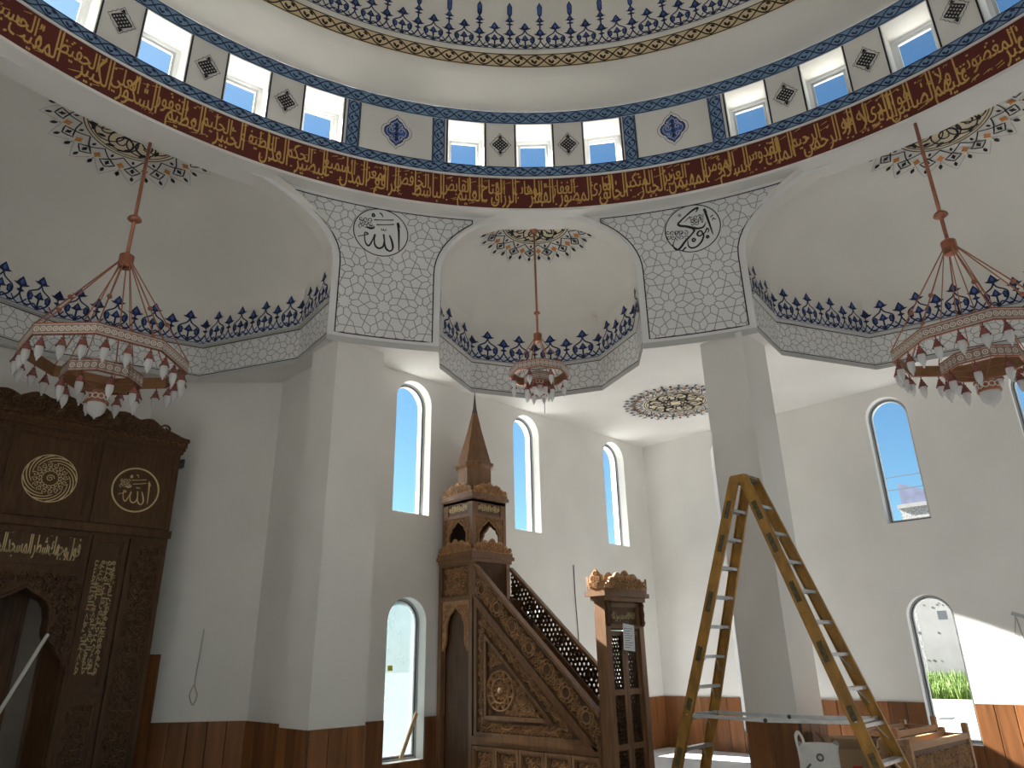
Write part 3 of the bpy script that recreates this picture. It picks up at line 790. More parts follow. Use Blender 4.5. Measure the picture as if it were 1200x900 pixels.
# --- blue fringe motif, unit period
def fringe(dark, fill, pale, fm, s0, L, per, hgt, y0, tallstem=False):
    n = max(1, int(round(L / per))); p = L / n
    def T(pts, sc): return [(s0 + sc + x * p, y0 + y * hgt) for x, y in pts]
    def spade(cx, cy, w, h, sc):
        q = [(cx, cy + h), (cx + w * .26, cy + h * .70), (cx + w * .48, cy + h * .42), (cx + w * .60, cy + h * .24), (cx + w * 1.0, cy + h * .20), (cx + w * .62, cy + h * .02), (cx + w * .22, cy - h * .08), (cx, cy - h * .20)]
        q = q + [(2 * cx - x, y) for x, y in reversed(q[1:-1])]
        dark.poly(T(q, sc), fm[0]); qi = [(cx, cy + h * .72), (cx + w * .28, cy + h * .34), (cx, cy + h * .06), (cx - w * .28, cy + h * .34)]; fill.poly(T(qi, sc), fm[1])
    for k in range(n):
        sc = k * p
        for sg in (-1, 1):
            X = lambda pts: [(.5 + sg * (x - .5), y) for x, y in pts]
            lw = .042 * p
            dark.stroke(T(X(smooth_pts([(.50, .02), (.36, .11), (.24, .24), (.20, .38), (.24, .48), (.38, .57), (.45, .63), (.50, .74)], 3)), sc), lw, fm[0])
            dark.stroke(T(X(smooth_pts([(.50, .02), (.40, .16), (.20, .04), (.10, .13), (0.0, .30)], 3)), sc), lw, fm[0])
            dark.stroke(T(X(smooth_pts([(.20, .22), (.10, .08), (0.0, .02)], 3)), sc), lw * .8, fm[0])
            bud = X([(.235, .20), (.33, .26), (.345, .40), (.28, .48), (.225, .42), (.21, .30)]); dark.poly(T(bud, sc), fm[0])
            bud = X([(.255, .26), (.305, .30), (.31, .39), (.275, .43), (.25, .38)]); fill.poly(T(bud, sc), fm[1])
            dark.poly([(s0 + sc + x * p, y0 + y * hgt) for x, y in lens(.5 + sg * .30, .055, .20, .07, 0.25 * sg, 4)], fm[0])
        dark.stroke(T([(.5, .02), (.5, .32)], sc), .05 * p, fm[0])
        spade(.5, .34, .17, .22, sc); spade(.5, .77, .21, .26, sc)
        # short motif at the joint
        for dx in (0.0,):
            dark.stroke(T([(dx, .26), (dx, .5)], sc), .05 * p, fm[0]); spade(dx, .54, .22, .28, sc)
            dark.poly(T(lens(dx, .40, .22, .09, 0, 4), sc), fm[0])
            if tallstem:
                dark.stroke(T([(dx, .8), (dx, 1.25)], sc), .05 * p, fm[0]); dark.poly(T(lens(dx, .95, .26, .08, 0, 4), sc), fm[0]); spade(dx, 1.05, .17, .2, sc)
                q = [(dx, 1.2), (dx + .075, 1.32), (dx + .085, 1.6), (dx, 1.75), (dx - .085, 1.6), (dx - .075, 1.32)]; dark.poly(T(q, sc), fm[0])
                q = [(dx, 1.27), (dx + .05, 1.36), (dx + .06, 1.58), (dx, 1.68), (dx - .06, 1.58), (dx - .05, 1.36)]; fill.poly(T(q, sc), fm[1])
    m = max(2, int(L / .2))
    if pale is not None:
        for k in range(m):
            a, b = s0 + L * k / m, s0 + L * (k + 1) / m
            pale.q(fm[2](a, y0), fm[2](b, y0), fm[2](b, y0 + hgt * .20), fm[2](a, y0 + hgt * .20))
    dark.stroke([(s0 + L * k / m, y0) for k in range(m + 1)], .012, fm[0])
dk = MB(); fl = MB()
fringe(dk, fl, None, (domemap(.010), domemap(.016), domemap(.005)), 0, c64, .49, .50, .29, tallstem=True)
do = dk.build('floral_fringe', 'navy', dome); fl.build('blossom_fill', 'blue', do)

# fringe, ledge, star band of the three exedrae in view
def star_lines(x0, x1, y0, y1, S, ox=0, oy=0):
    """ten-fold rosette lattice; returns short segments (clipped by caller)"""
    seg = []
    a = S / 2                       # decagon apothem: neighbours touch
    e1 = (S, 0); e2 = (S * cos(radians(72)), S * sin(radians(72)))
    Rm = a; tq = radians(36)
    def P(c, r, ang): return (c[0] + r * cos(ang), c[1] + r * sin(ang))
    rq = a * .72; rt = a * .42; rv = a * .30
    n = int(max(x1 - x0, y1 - y0) / S) + 4
    ox += S * round((x0 - ox) / S); oy0 = oy; oy += e2[1] * round((y0 - oy) / e2[1]); ox += e2[0] * round((oy - oy0) / e2[1])
    for i in range(-2 * n, 2 * n):
        for j in range(-n, n):
            c = (ox + i * e1[0] + j * e2[0], oy + i * e1[1] + j * e2[1])
            if not (x0 - S < c[0] < x1 + S and y0 - S < c[1] < y1 + S): continue
            for k in range(10):
                b0 = k * tq; b1 = b0 + tq / 2
                m_ = P(c, Rm, b0); m2 = P(c, Rm, b0 + tq); q = P(c, rq, b1)
                seg += [(m_, q), (q, m2)]
                t = P(c, rt, b1); v = P(c, rv, b0); v2 = P(c, rv, b0 + tq)
                seg += [(q, t), (v, t), (t, v2)]
            # the bow-tie gap up-right of this rosette: carry the lines on until they meet
            ce = ((c, 36), ((c[0] + e1[0], c[1] + e1[1]), 144), ((c[0] + e1[0], c[1] + e1[1]), 108), ((c[0] + e1[0] + e2[0], c[1] + e1[1] + e2[1]), 216), ((c[0] + e2[0], c[1] + e2[1]), 324), ((c[0] + e2[0], c[1] + e2[1]), 288))
            rays = []
            for cc, ad in ce:
                b0 = radians(ad); m_ = P(cc, Rm, b0)
                for sg in (-1, 1):
                    q = P(cc, rq, b0 + sg * tq / 2); dl = sqrt((m_[0] - q[0]) ** 2 + (m_[1] - q[1]) ** 2); rays.append((m_, ((m_[0] - q[0]) / dl, (m_[1] - q[1]) / dl), (cc, ad)))
            for r1, d1, k1 in rays:
                best = None
                for r2, d2, k2 in rays:
                    if k1 == k2: continue
                    den = d1[0] * d2[1] - d1[1] * d2[0]
                    if abs(den) < 1e-6: continue
                    wx, wy = r2[0] - r1[0], r2[1] - r1[1]; t = (wx * d2[1] - wy * d2[0]) / den; u = (wx * d1[1] - wy * d1[0]) / den
                    if t > .01 * S and u > .01 * S and t < .5 * S and (best is None or max(t, u) < best[0]): best = (max(t, u), t)
                if best: seg.append((r1, (r1[0] + d1[0] * best[1], r1[1] + d1[1] * best[1])))
    return seg
def clip_seg(a, b, poly, n=4):
    out = []
    for k in range(n):
        p = (a[0] + (b[0] - a[0]) * k / n, a[1] + (b[1] - a[1]) * k / n); q = (a[0] + (b[0] - a[0]) * (k + 1) / n, a[1] + (b[1] - a[1]) * (k + 1) / n)
        if pip(p, poly) and pip(q, poly): out.append((p, q))
    if len(out) == n: return [(a, b)]
    return out
def add_stars(mb, poly, fm, S, lw, ox=0, oy=0, skip=None):
    xs = [p[0] for p in poly]; ys = [p[1] for p in poly]
    for a, b in star_lines(min(xs), max(xs), min(ys), max(ys), S, ox, oy):
        for p, q in clip_seg(a, b, poly):
            if skip and (skip(*p) or skip(*q)): continue
            mb.stroke([p, q], lw, fm)
for th, B, W, kind in EX:
    if th not in (0, 45, 90): continue
    o = EXO[th]
    _, L = resample(B, 4); tot = L[-1]
    def surf(off, B=B, L=L, th=th):
        def f(s, z):
            s = max(0, min(L[-1] - 1e-6, s)); j = 0
            while j < len(B) - 2 and L[j + 1] < s: j += 1
            t = (s - L[j]) / (L[j + 1] - L[j]); a = B[j]; b = B[j + 1]
            u = a[0] + (b[0] - a[0]) * t; v = a[1] + (b[1] - a[1]) * t; dx, dy = b[0] - a[0], b[1] - a[1]; dl = sqrt(dx * dx + dy * dy)
            # inward normal: towards smaller u
            nx, ny = dy / dl, -dx / dl
            if nx * (0.3 - u) + ny * (0 - v) < 0: nx, ny = -nx, -ny
            return exw(th, u + nx * off, v + ny * off, z)
        return f
    stars = MB(); panel = MB(); ledge = MB(); dk = MB(); fl = MB(); pa = MB(); bl = MB()
    for j in range(len(B) - 1):
        a, b = L[j] + .0005, L[j + 1] - .0005; f1 = surf(.004); f2_ = surf(.008); f3_ = surf(.05)
        panel.q(f1(a, ZC + .05), f1(b, ZC + .05), f1(b, 6.29), f1(a, 6.29))
        add_stars(stars, [(a, ZC + .06), (b, ZC + .06), (b, 6.285), (a, 6.285)], f2_, .50, .0105, ox=.2, oy=ZC + .22)
        for z in (ZC + .05, 6.29): bl.stroke([(a, z), (b, z)], .014, f2_)
        ledge.q(f1(a, 6.30), f1(b, 6.30), f3_(b, 6.32), f3_(a, 6.32)); ledge.q(f3_(a, 6.32), f3_(b, 6.32), f3_(b, 6.345), f3_(a, 6.345)); ledge.q(f3_(a, 6.345), f3_(b, 6.345), f1(b, 6.36), f1(a, 6.36))
        ledge.q(f1(a, ZC - .03), f1(b, ZC - .03), f1(b, ZC + .05), f1(a, ZC + .05))
        if 1 <= j <= len(B) - 3 or kind == 'big' or True:
            fringe(dk, fl, pa, (surf(.010), surf(.016), surf(.005)), a, b - a, .47, .53, 6.365)
    panel.build('star_panel', 'panelwhite', o); so_ = stars.build('star_lattice', 'line', o); bl.build('edge_line', 'black', o)
    ledge.build('ledge', 'ledge', o); fo = dk.build('floral_fringe', 'navy', o); fl.build('blossom_fill', 'blue', fo); pa.build('pale_ground', 'paleblue', o)

# rosettes
def rosette(fm, parent, R=.97, nrep=16, rot=0.0, vis=None):
    """fm(x,y,lift) maps plan offsets; vis(x,y) keeps points on the surface"""
    vis = vis or (lambda x, y: True)
    cr = MB(); bk = MB(); orr = MB(); gy = MB(); rc = R * .56
    nn = 48
    for k in range(nn):
        a, b = 2 * pi * k / nn, 2 * pi * (k + 1) / nn
        for r0, r1 in ((0, .2), (.2, .4), (.4, .6), (.6, .8), (.8, 1.0)):
            pts = [(rc * r * cos(t), rc * r * sin(t)) for r, t in ((r0, a), (r1, a), (r1, b), (r0, b))]
            if all(vis(*p) for p in pts): cr.q(*[fm(*p, .006) for p in (pts if r0 > 0 else pts[1:3] + pts[:1])])
    def st(mb, pts, wd, lift=.011):
        ws = wd if isinstance(wd, (list, tuple)) else [wd] * len(pts); run = []
        for p, q in zip(pts, ws):
            if vis(*p): run.append((p, q))
            else:
                if len(run) > 1: mb.stroke([r[0] for r in run], [r[1] for r in run], lambda x, y: fm(x, y, lift))
                run = []
        if len(run) > 1: mb.stroke([r[0] for r in run], [r[1] for r in run], lambda x, y: fm(x, y, lift))
    def pg(mb, pts, lift=.011):
        if all(vis(*p) for p in pts): mb.poly(pts, lambda x, y: fm(x, y, lift))
    st(bk, [(rc * cos(2 * pi * k / 64), rc * sin(2 * pi * k / 64)) for k in range(65)], .014)
    # scrolls inside the disc
    for k in range(8):
        a = 2 * pi * k / 8 + rot
        c = (rc * .62 * cos(a), rc * .62 * sin(a)); st(bk, spiral(*c, rc * .27, rc * .04, a, 1.3 if k % 2 else -1.3, 18), [.034 - .001 * i for i in range(19)])
        c = (rc * .30 * cos(a + .4), rc * .30 * sin(a + .4)); st(bk, spiral(*c, rc * .17, rc * .03, a + 2, -1.2 if k % 2 else 1.2, 14), .024)
        for da, rr in ((.2, .86), (-.22, .80), (.05, .42)): pg(bk, lens(rc * rr * cos(a + da), rc * rr * sin(a + da), rc * .2, rc * .09, a + da + 1, 4))
    for k in range(10):
        a = 2 * pi * k / 10 + rot; c = (rc * .58 * cos(a), rc * .58 * sin(a)); st(bk, [(c[0] + rc * .30 * cos(2 * pi * i / 20), c[1] + rc * .30 * sin(2 * pi * i / 20)) for i in range(21)], .020)
    st(bk, [(rc * .93 * cos(2 * pi * k / 64), rc * .93 * sin(2 * pi * k / 64)) for k in range(65)], .012)
    def rp(r, a): return (R * r * cos(a), R * r * sin(a))
    for k in range(nrep):
        a = 2 * pi * k / nrep + rot; h = pi / nrep
        d = [rp(.60, a - h * .75), rp(.66, a - h * .5), rp(.69, a), rp(.66, a + h * .5), rp(.60, a + h * .75)]
        st(bk, smooth_pts([rp(.585, a - h), rp(.64, a - h * .55), rp(.70, a), rp(.64, a + h * .55), rp(.585, a + h)], 3), .017)
        pg(bk, lens(*rp(.63, a), .07, .04, a, 4)); pg(orr, lens(*rp(.735, a + h), .12, .07, a + h, 4)); pg(orr, lens(*rp(.735, a + h), .11, .06, a + h + pi / 2, 4))
        dm = [rp(.70, a), rp(.745, a + h * .35), rp(.775, a + h * .62), rp(.81, a + h * .35), rp(.85, a), rp(.81, a - h * .35), rp(.775, a - h * .62), rp(.745, a - h * .35), rp(.70, a)]
        st(bk, dm, .020)
        pg(bk, lens(*rp(.775, a), .10, .045, a, 4)); pg(bk, lens(*rp(.775, a), .075, .04, a + pi / 2, 4))
        st(gy, [rp(.83, a - h * .75), rp(.88, a - h * .55), rp(.93, a - h * .3), rp(1.0, a), rp(.93, a + h * .3), rp(.88, a + h * .55), rp(.83, a + h * .75), rp(.79, a + h)], .007)
        pg(bk, lens(*rp(.91, a), .09, .05, a, 4)); pg(bk, lens(*rp(.88, a + h), .10, .055, a + h, 4)); pg(bk, lens(*rp(.82, a + h), .02, .02, a, 4))
    ro = cr.build('ceiling_rosette', 'rosecream', parent); bk.build('rosette_ornament', 'black', ro); orr.build('rosette_blossom', 'orange', ro); gy.build('rosette_outline', 'line', ro)
    return ro
def dome_fm(th, B, kind, uc):
    H = (HS_BIG if kind == 'big' else HS_SML) + .06; U0, V0 = ex_smooth(B)
    def f(x, y, lift):
        u = uc + x; v = y; k = 1 - (u / U0) ** 2 - (v / V0) ** 2
        z = ZS + H * sqrt(max(0.0, k)); n = Vector((u / U0 ** 2, v / V0 ** 2, (z - ZS) / H ** 2)).normalized() * lift * 1.6
        return exw(th, u - n.x, v - n.y, z - n.z)
    return f
rosette(dome_fm(90, BIG, 'big', .46), EXO[90], 1.08, 16, .1, vis=lambda x, y: x > -.22)
rosette(dome_fm(0, BIG, 'big', .46), EXO[0], 1.08, 16, .1, vis=lambda x, y: x > -.22)
rosette(dome_fm(45, SML, 'small', .26), EXO[45], .96, 16, .1, vis=lambda x, y: x > -.13)
ROSC = (10.50, 6.25)
rosette(lambda x, y, l: Vector((ROSC[0] + x, ROSC[1] + y, ZC - l)), bpy.data.objects['ceiling'], .98, 20)

# star pattern, border line and roundel on the two spandrels in view
def spandrel_outline(th0, k0, th1, k1, mrg):
    """outline in (x = -angle*RS metres, z); from th0 axis exedra to th1 axis exedra"""
    W0 = W_BIG if k0 == 'big' else W_SML; W1 = W_BIG if k1 == 'big' else W_SML; md = degrees_(mrg / RS)
    zt = ZRB - .06; pts = []
    def X(a): return -radians(a) * RS
    lo_ = []
    for k in range(0, 17):
        d = W0 * sin(pi / 2 * k / 16); z = arch_z(d, k0) if k < 16 else ZS
        dd, zz = d + md * sin(pi / 2 * k / 16), z + mrg * cos(pi / 2 * k / 16)
        if zz <= zt: lo_.append((X(th0 + dd), zz))
    a = [(lo_[0][0] + .02, zt)] if lo_ else []
    pts += [(lo_[0][0], zt)] + lo_ + [(X(th0 + W0 + md), ZC + .09)]
    hi = []
    for k in range(0, 17):
        d = W1 * sin(pi / 2 * k / 16); z = arch_z(d, k1) if k < 16 else ZS
        dd, zz = d + md * sin(pi / 2 * k / 16), z + mrg * cos(pi / 2 * k / 16)
        if zz <= zt: hi.append((X(th1 - dd), zz))
    pts += [(X(th1 - W1 - md), ZC + .09)] + list(reversed(hi)) + [(hi[0][0], zt)]
    return pts
def degrees_(r): return r * 180 / pi
def smap(off): return lambda x, z: pol(RS - off, -x / RS * 180 / pi, z)
def line_on(mb, pts, wd, fm):
    out = []
    for a, b in zip(pts, pts[1:]):
        n = max(1, int(abs(a[0] - b[0]) / .12))
        for k in range(n): out.append((a[0] + (b[0] - a[0]) * k / n, a[1] + (b[1] - a[1]) * k / n))
    out.append(pts[-1]); mb.stroke(out, wd, fm)
for o, t0, k0, t1, k1, ra, strokes in ((SPL, 45, 'small', 90, 'big', 63.9, ROUND_A), (SPR, 0, 'big', 45, 'small', 26.3, ROUND_B)):
    ol = spandrel_outline(t0, k0, t1, k1, .10)
    mb = MB(); rx, rz, rr = -radians(ra) * RS, 7.585, .405
    add_stars(mb, ol, smap(.006), .56, .0125, ox=rx + .1, oy=6.35, skip=lambda x, z: (x - rx) ** 2 + (z - rz) ** 2 < rr * rr)
    mb.build('star_lattice', 'line', o)
    mb = MB(); line_on(mb, ol + ol[:1], .018, smap(.007)); mb.stroke([(rx + rr * cos(2 * pi * k / 48), rz + rr * sin(2 * pi * k / 48)) for k in range(49)], .016, smap(.008))
    for pts, wd in strokes:
        P = [(rx + x * rr * .97, rz + y * rr * .97) for x, y in pts]
        ws = [q * rr for q in wd] if isinstance(wd, list) else [wd * rr] * len(P)
        Q = smooth_pts([(p[0], p[1], q) for p, q in zip(P, ws)], 4) if len(P) > 2 else [(p[0], p[1], q) for p, q in zip(P, ws)]
        mb.stroke([(q[0], q[1]) for q in Q], [max(.004, q[2]) for q in Q], smap(.009))
    ins = mb.build('round_inscription', 'black', o); ins['label'] = 'black brush lettering in a thin ring'
    mb = MB(); ring_strip(mb, RS - .02, ZC - .06, ZC + .03, t0 + (W_SML if k0 == 'small' else W_BIG), t1 - (W_SML if k1 == 'small' else W_BIG)); mb.build('lower_edge', 'ledge', o)

# ================================================================== WAINSCOT
HW_ = 0.87; TN = [0]
def wainscot(p0, p1, label=None, cuts=(), h=HW_, pw=0.262, offs=0.0, build=True, z0=0.0):
    """boards along plan line p0->p1, room on the right-hand side of travel; cuts=(s0,s1,z) lower boards under windows"""
    TN[0] += 1
    p0 = Vector(p0); p1 = Vector(p1); L = (p1 - p0).length; d = (p1 - p0) / L; n = Vector((d.y, -d.x)); ang = atan2(d.y, d.x)
    mb = MB(); mb.box(0, L, -.008, -.001, 0, h - .004)
    if cuts:
        mb = MB(); s = 0
        for a, b, zc in sorted(cuts): mb.box(s, a, -.008, -.001, 0, h - .004); mb.box(a, b, -.008, -.001, 0, zc); s = b
        mb.box(s, L, -.008, -.001, 0, h - .004)
    o = mb.build('trim_%d' % TN[0], 'gap'); struct(o, label); o.location = (p0.x, p0.y, z0); o.rotation_euler = (0, 0, ang)
    if not build: return o
    cuts = sorted(cuts); s = 0.0; edges = sorted(set([0.0, L] + [c for q in cuts for c in q[:2]]))
    for a, b in zip(edges, edges[1:]):
        top = h
        for q in cuts:
            if q[0] - 1e-6 <= a and b <= q[1] + 1e-6: top = q[2]
        m = max(1, int(round((b - a) / pw))); wv = (b - a) / m
        for k in range(m):
            x0, x1 = a + k * wv + .003, a + (k + 1) * wv - .003; c = .006; y1 = -.026
            bx = MB(); X = (x0, x0 + c, x1 - c, x1)
            # chamfered board
            v = [(x0, -.006, 0), (x0, y1 + c, 0), (x0 + c, y1, 0), (x1 - c, y1, 0), (x1, y1 + c, 0), (x1, -.006, 0)]
            bx.v = v + [(p[0], p[1], top) for p in v]; bx.f = [tuple(range(6))[::-1], tuple(range(6, 12))] + [(i, (i + 1) % 6, (i + 1) % 6 + 6, i + 6) for i in range(6)]
            bx.build('board', 'plank', o)
    return o
wainscot((5.45, YQ), (XR, YQ), 'brown board wainscot along the pulpit wall', [(a - 5.45, b - 5.45, .36) for a, b in qx])
wainscot((XR, YQ), (XR, -2.5), 'brown board wainscot along the right wall', [(YQ - b, YQ - a, .33) for a, b in ry[:4]])
wainscot((4.68, 7.95), (5.45, 7.95), 'brown boards on the front of the wall pier')
wainscot((4.68, 8.62), (4.68, 7.95), 'dark brown boards on the side of the wall pier')
wainscot((4.95, 10.0), (4.95, 8.62), 'dark brown boards on the apse side wall')
wainscot((4.02, 10.868), (4.95, 10.0), 'brown boards on the angled apse wall')
wainscot((3.5, 11.35), (4.02, 10.868), 'tall dark boards beside the carved niche', h=1.73)
wainscot((8.60, 4.62), (8.60, 3.98), 'dark brown boards on the free pier'); wainscot((8.60, 3.98), (9.30, 3.98), 'brown boards on the free pier side')
wainscot((9.30, 3.98), (9.30, 4.62)); wainscot((9.3, 4.62), (8.6, 4.62)); wainscot((5.45, 7.95), (5.45, YQ))
wainscot((XR, -2.5), (XR, YB), build=False); wainscot((XL, YB), (XL, YQ), build=False, cuts=[(a, a + .66, .36) for a in (1.5, 4, 6.5, 9, 11.5, 14, 16.2)])

# ================================================================== EXTERIOR
mb = MB(); mb.box(-60, 90, -60, 90, -0.30, -0.16); struct(mb.build('ground_paving', 'pave'), 'pale concrete paving outside the windows')
# paved apron, grass strip and concrete wall seen through the lower right window
mb = MB(); mb.box(29.3, 29.65, -6, 22, -0.16, -0.02); tag(place(mb.build('kerb', 'kerb'), (29.5, 8, -.16)), 'grey stone kerb in front of the grass outside', 'kerb')
mb = MB(); mb.box(29.65, 32.5, -6, 22, -0.16, -0.06); struct(mb.build('ground_earth_bed', 'earth'), 'earth bed outside')
rnd = random.Random(3); mb = MB()
for k in range(9000):
    x = rnd.uniform(29.9, 32.1); y = rnd.uniform(5.8, 11.5); h = rnd.uniform(.25, .55) + .45 * (x - 29.9) / 2.2; a = rnd.uniform(0, pi); wd = rnd.uniform(.01, .028); lx_, ly_ = rnd.uniform(-.14, .14), rnd.uniform(-.16, .16)
    dx, dy = cos(a) * wd, sin(a) * wd
    mb.q((x - dx, y - dy, -.07), (x + dx, y + dy, -.07), (x + dx * .6 + lx_ * .5, y + dy * .6 + ly_ * .5, h * .6), (x - dx * .6 + lx_ * .5, y - dy * .6 + ly_ * .5, h * .6))
    mb.q((x - dx * .6 + lx_ * .5, y - dy * .6 + ly_ * .5, h * .6), (x + dx * .6 + lx_ * .5, y + dy * .6 + ly_ * .5, h * .6), (x + lx_, y + ly_, h))
g = mb.build('grass', 'grass'); g['kind'] = 'stuff'; g['label'] = 'tall green grass along the concrete wall outside'; g['category'] = 'grass'
t = thing('boundary_wall', 'grey concrete boundary wall outside the lower right window', 'wall', (32.5, 8.85, -.16))
mb = MB(); mb.box(0, .3, -15, .62, 0, 5.2); mb.build('concrete_panel', 'conc', t)
mb = MB(); mb.box(.0, .32, .625, 7, 0, 5.2); mb.build('rubble_section', 'rubble', t)
mb = MB()
for k in range(26):
    y = rnd.uniform(-.9, .85); z = rnd.choice((1.45, 2.4, 3.35, 3.55, 3.7, 3.85)) + rnd.uniform(-.12, .12); r = rnd.uniform(.025, .055)
    mb.lathe([(.001, -.02), (r, -.02)], (0, 0), 6); i0 = len(mb.v) - 12
    for q in range(i0, len(mb.v)): vx, vy, vz = mb.v[q]; mb.v[q] = (-.006 + 0 * vz, y + vx, z + vy)
mb.build('tie_hole', 'gasket', t)
mb = MB(); mb.box(-.003, .0, -.42, -.10, 2.85, 3.17); mb.build('grey_plate', 'gasket', t)
mb = MB(); mb.prism([(23.1, 6.45), (23.9, 6.55), (23.75, 6.85), (23.0, 6.75)], lambda x, y, h: (x, y, h), -.158, -.148); tag(place(mb.build('drain_cover', 'gasket'), (23.4, 6.65, -.158)), 'dark square cover on the paving outside the lower right window', 'drain cover')
# house beyond, upper right window
t = thing('house', 'distant house with a grey slate gable above the boundary wall', 'house', (40, 8.0, -.16))
mb = MB(); mb.box(0, 6, -6, 3.4, 0, 8.55); mb.build('house_wall', 'rubble', t)
mb = MB(); mb.box(-.1, 6.1, -6.1, 3.5, 8.55, 8.75); mb.build('parapet', 'conc', t)
mb = MB(); P = [(3.38, 8.75), (3.38, 9.95), (1.2, 8.95), (1.2, 8.75)]; mb.prism(P, lambda y, z, h: (.3 + h, y, z), 0, 3.0); mb.build('slate_gable', 'roof', t)
for i, z in enumerate((8.95, 9.55)):
    mb = MB(); pts = [(36, -12 + 36 * k / 20, z - .35 * (1 - ((k - 10) / 10) ** 2)) for k in range(21)]; mb.tube(pts, .018, 5)
    tag(place(mb.build('power_line', 'darkcable'), (36, 5, z)), ['lower', 'upper'][i] + ' thin overhead power line outside the right window', 'cable')

# ================================================================== MIHRAB
MX, MY = 2.17, 10.50
mih = thing('prayer_niche', 'dark carved wooden prayer niche with gold lettering against the apse', 'prayer niche', (MX, MY, 0))
def mm(x, z, h): return (x - MX, -h, z)          # front plane y = MY, h towards the room
def mpart(mb, name, m, par=mih): return mb.build(name, m, par)
X0, X1 = MX - 1.57, MX + 1.57
def archn(hw, zs, zt, lob=True):
    """lobed niche outline, right half from spring to apex (x offset, z)"""
    q = [(.55, 1.60), (.53, 1.68), (.47, 1.74), (.43, 1.84), (.355, 1.90), (.325, 2.0), (.325, 2.15), (.30, 2.28), (.25, 2.37), (.17, 2.42), (.10, 2.455), (0, 2.52)]
    return q
rt = archn(.55, 1.62, 2.52); niche = [(MX - .55, 0.0)] + [(MX - x, z) for x, z in rt] + [(MX + x, z) for x, z in reversed(rt[:-1])] + [(MX + .55, 0.0)]
outer = [(X0, 0), (MX - .551, 0.0)] + niche[1:-1] + [(MX + .551, 0.0), (X1, 0), (X1, 4.60), (X0, 4.60)]
mb = MB(); mb.prism(outer, mm, -.55, 0.0); fixn(mpart(mb, 'body', 'walnut'))
# niche recess: three facets behind the opening
nf = [(-.55, 0.0), (-.38, -.34), (-.14, -.50), (.14, -.50), (.38, -.34), (.55, 0.0)]
for k, (a, b) in enumerate(zip(nf, nf[1:])):
    mb = MB(); mb.q((a[0], -a[1], 0), (b[0], -b[1], 0), (b[0], -b[1], 2.55), (a[0], -a[1], 2.55)); mpart(mb, 'niche_facet', 'walnut' if k % 2 == 0 else 'nichegrey')
for k, p in enumerate(nf[1:-1]):
    mb = MB(); mb.box(p[0] - .02, p[0] + .02, -p[1] - .03, -p[1] + .01, 0, 2.5); mpart(mb, 'niche_rib', 'walnut')
def rect(mb, x0, x1, z0, z1, h0, h1): mb.prism([(x0, z0), (x1, z0), (x1, z1), (x0, z1)], mm, h0, h1)
def framed(x0, x1, z0, z1, wd=.045, h=.035, name='panel_frame', par=mih, f=mm, m='walnut'):
    mb = MB(); mb.prism([(x0, z0), (x1, z0), (x1, z1), (x0, z1)], f, 0, h, [[(x0 + wd, z0 + wd), (x1 - wd, z0 + wd), (x1 - wd, z1 - wd), (x0 + wd, z1 - wd)]])
    w2_ = wd * .5; i = wd
    mb.prism([(x0 + i, z0 + i), (x1 - i, z0 + i), (x1 - i, z1 - i), (x0 + i, z1 - i)], f, 0, h * .5, [[(x0 + i + w2_, z0 + i + w2_), (x1 - i - w2_, z0 + i + w2_), (x1 - i - w2_, z1 - i - w2_), (x0 + i + w2_, z1 - i - w2_)]])
    return mb.build(name, m, par)
# cornice and crest
mb = MB()
for z0, z1, h in ((4.46, 4.50, .04), (4.50, 4.545, .07), (4.545, 4.625, .09), (4.625, 4.66, .12)): rect(mb, X0 - h * .5, X1 + h * .5, z0, z1, -.5, h)
cor = mpart(mb, 'cornice', 'walnut')
mb = MB(); n = 44
for k in range(n): 
    x = X0 + (X1 - X0) * (k + .5) / n; lf = lens(x, 4.585, .11, .05, .5 if k % 2 else -.5, 4)
    for i in range(len(lf)): mb.q(mm(*lf[i], .091), mm(*lf[(i + 1) % len(lf)], .091), mm(x, 4.585, .115))
fine(mb.build('cornice_carving', 'walnut2', cor))
def crest(x0, x1, z0, h, nl, f, dep):
    """scalloped crest outline"""
    pts = [(x0, z0)]; n = 60
    for k in range(n + 1):
        t = k / n; x = x0 + (x1 - x0) * t
        e = min(1, 6 * min(t, 1 - t)); b = .45 + .55 * (1 - abs(2 * t - 1)) ** .7
        z = z0 + h * e * b * (.72 + .28 * abs(sin(pi * nl * t))); pts.append((x, max(z, z0 + .02)))
    pts.append((x1, z0)); return pts
cp = crest(X0 - .05, X1 + .05, 4.655, .30, 9, mm, .06)
mb = MB(); mb.prism(cp, mm, .02, .12); cr_ = mpart(mb, 'crest', 'walnut')
mb = MB(); scrolls(mb, cp, .11, lambda x, z, h: mm(x, z, .12 + h), .025)
for k in range(12):
    x = X0 + .32 + (X1 - X0 - .64) * k / 11; mb.relief(spiral(x, 4.75, .075, .015, 0, 1.3 if k % 2 else -1.3, 14), .028, lambda x, z, h: mm(x, z, .12 + h), .03)
fine(mb.build('crest_carving', 'walnut2', cr_))
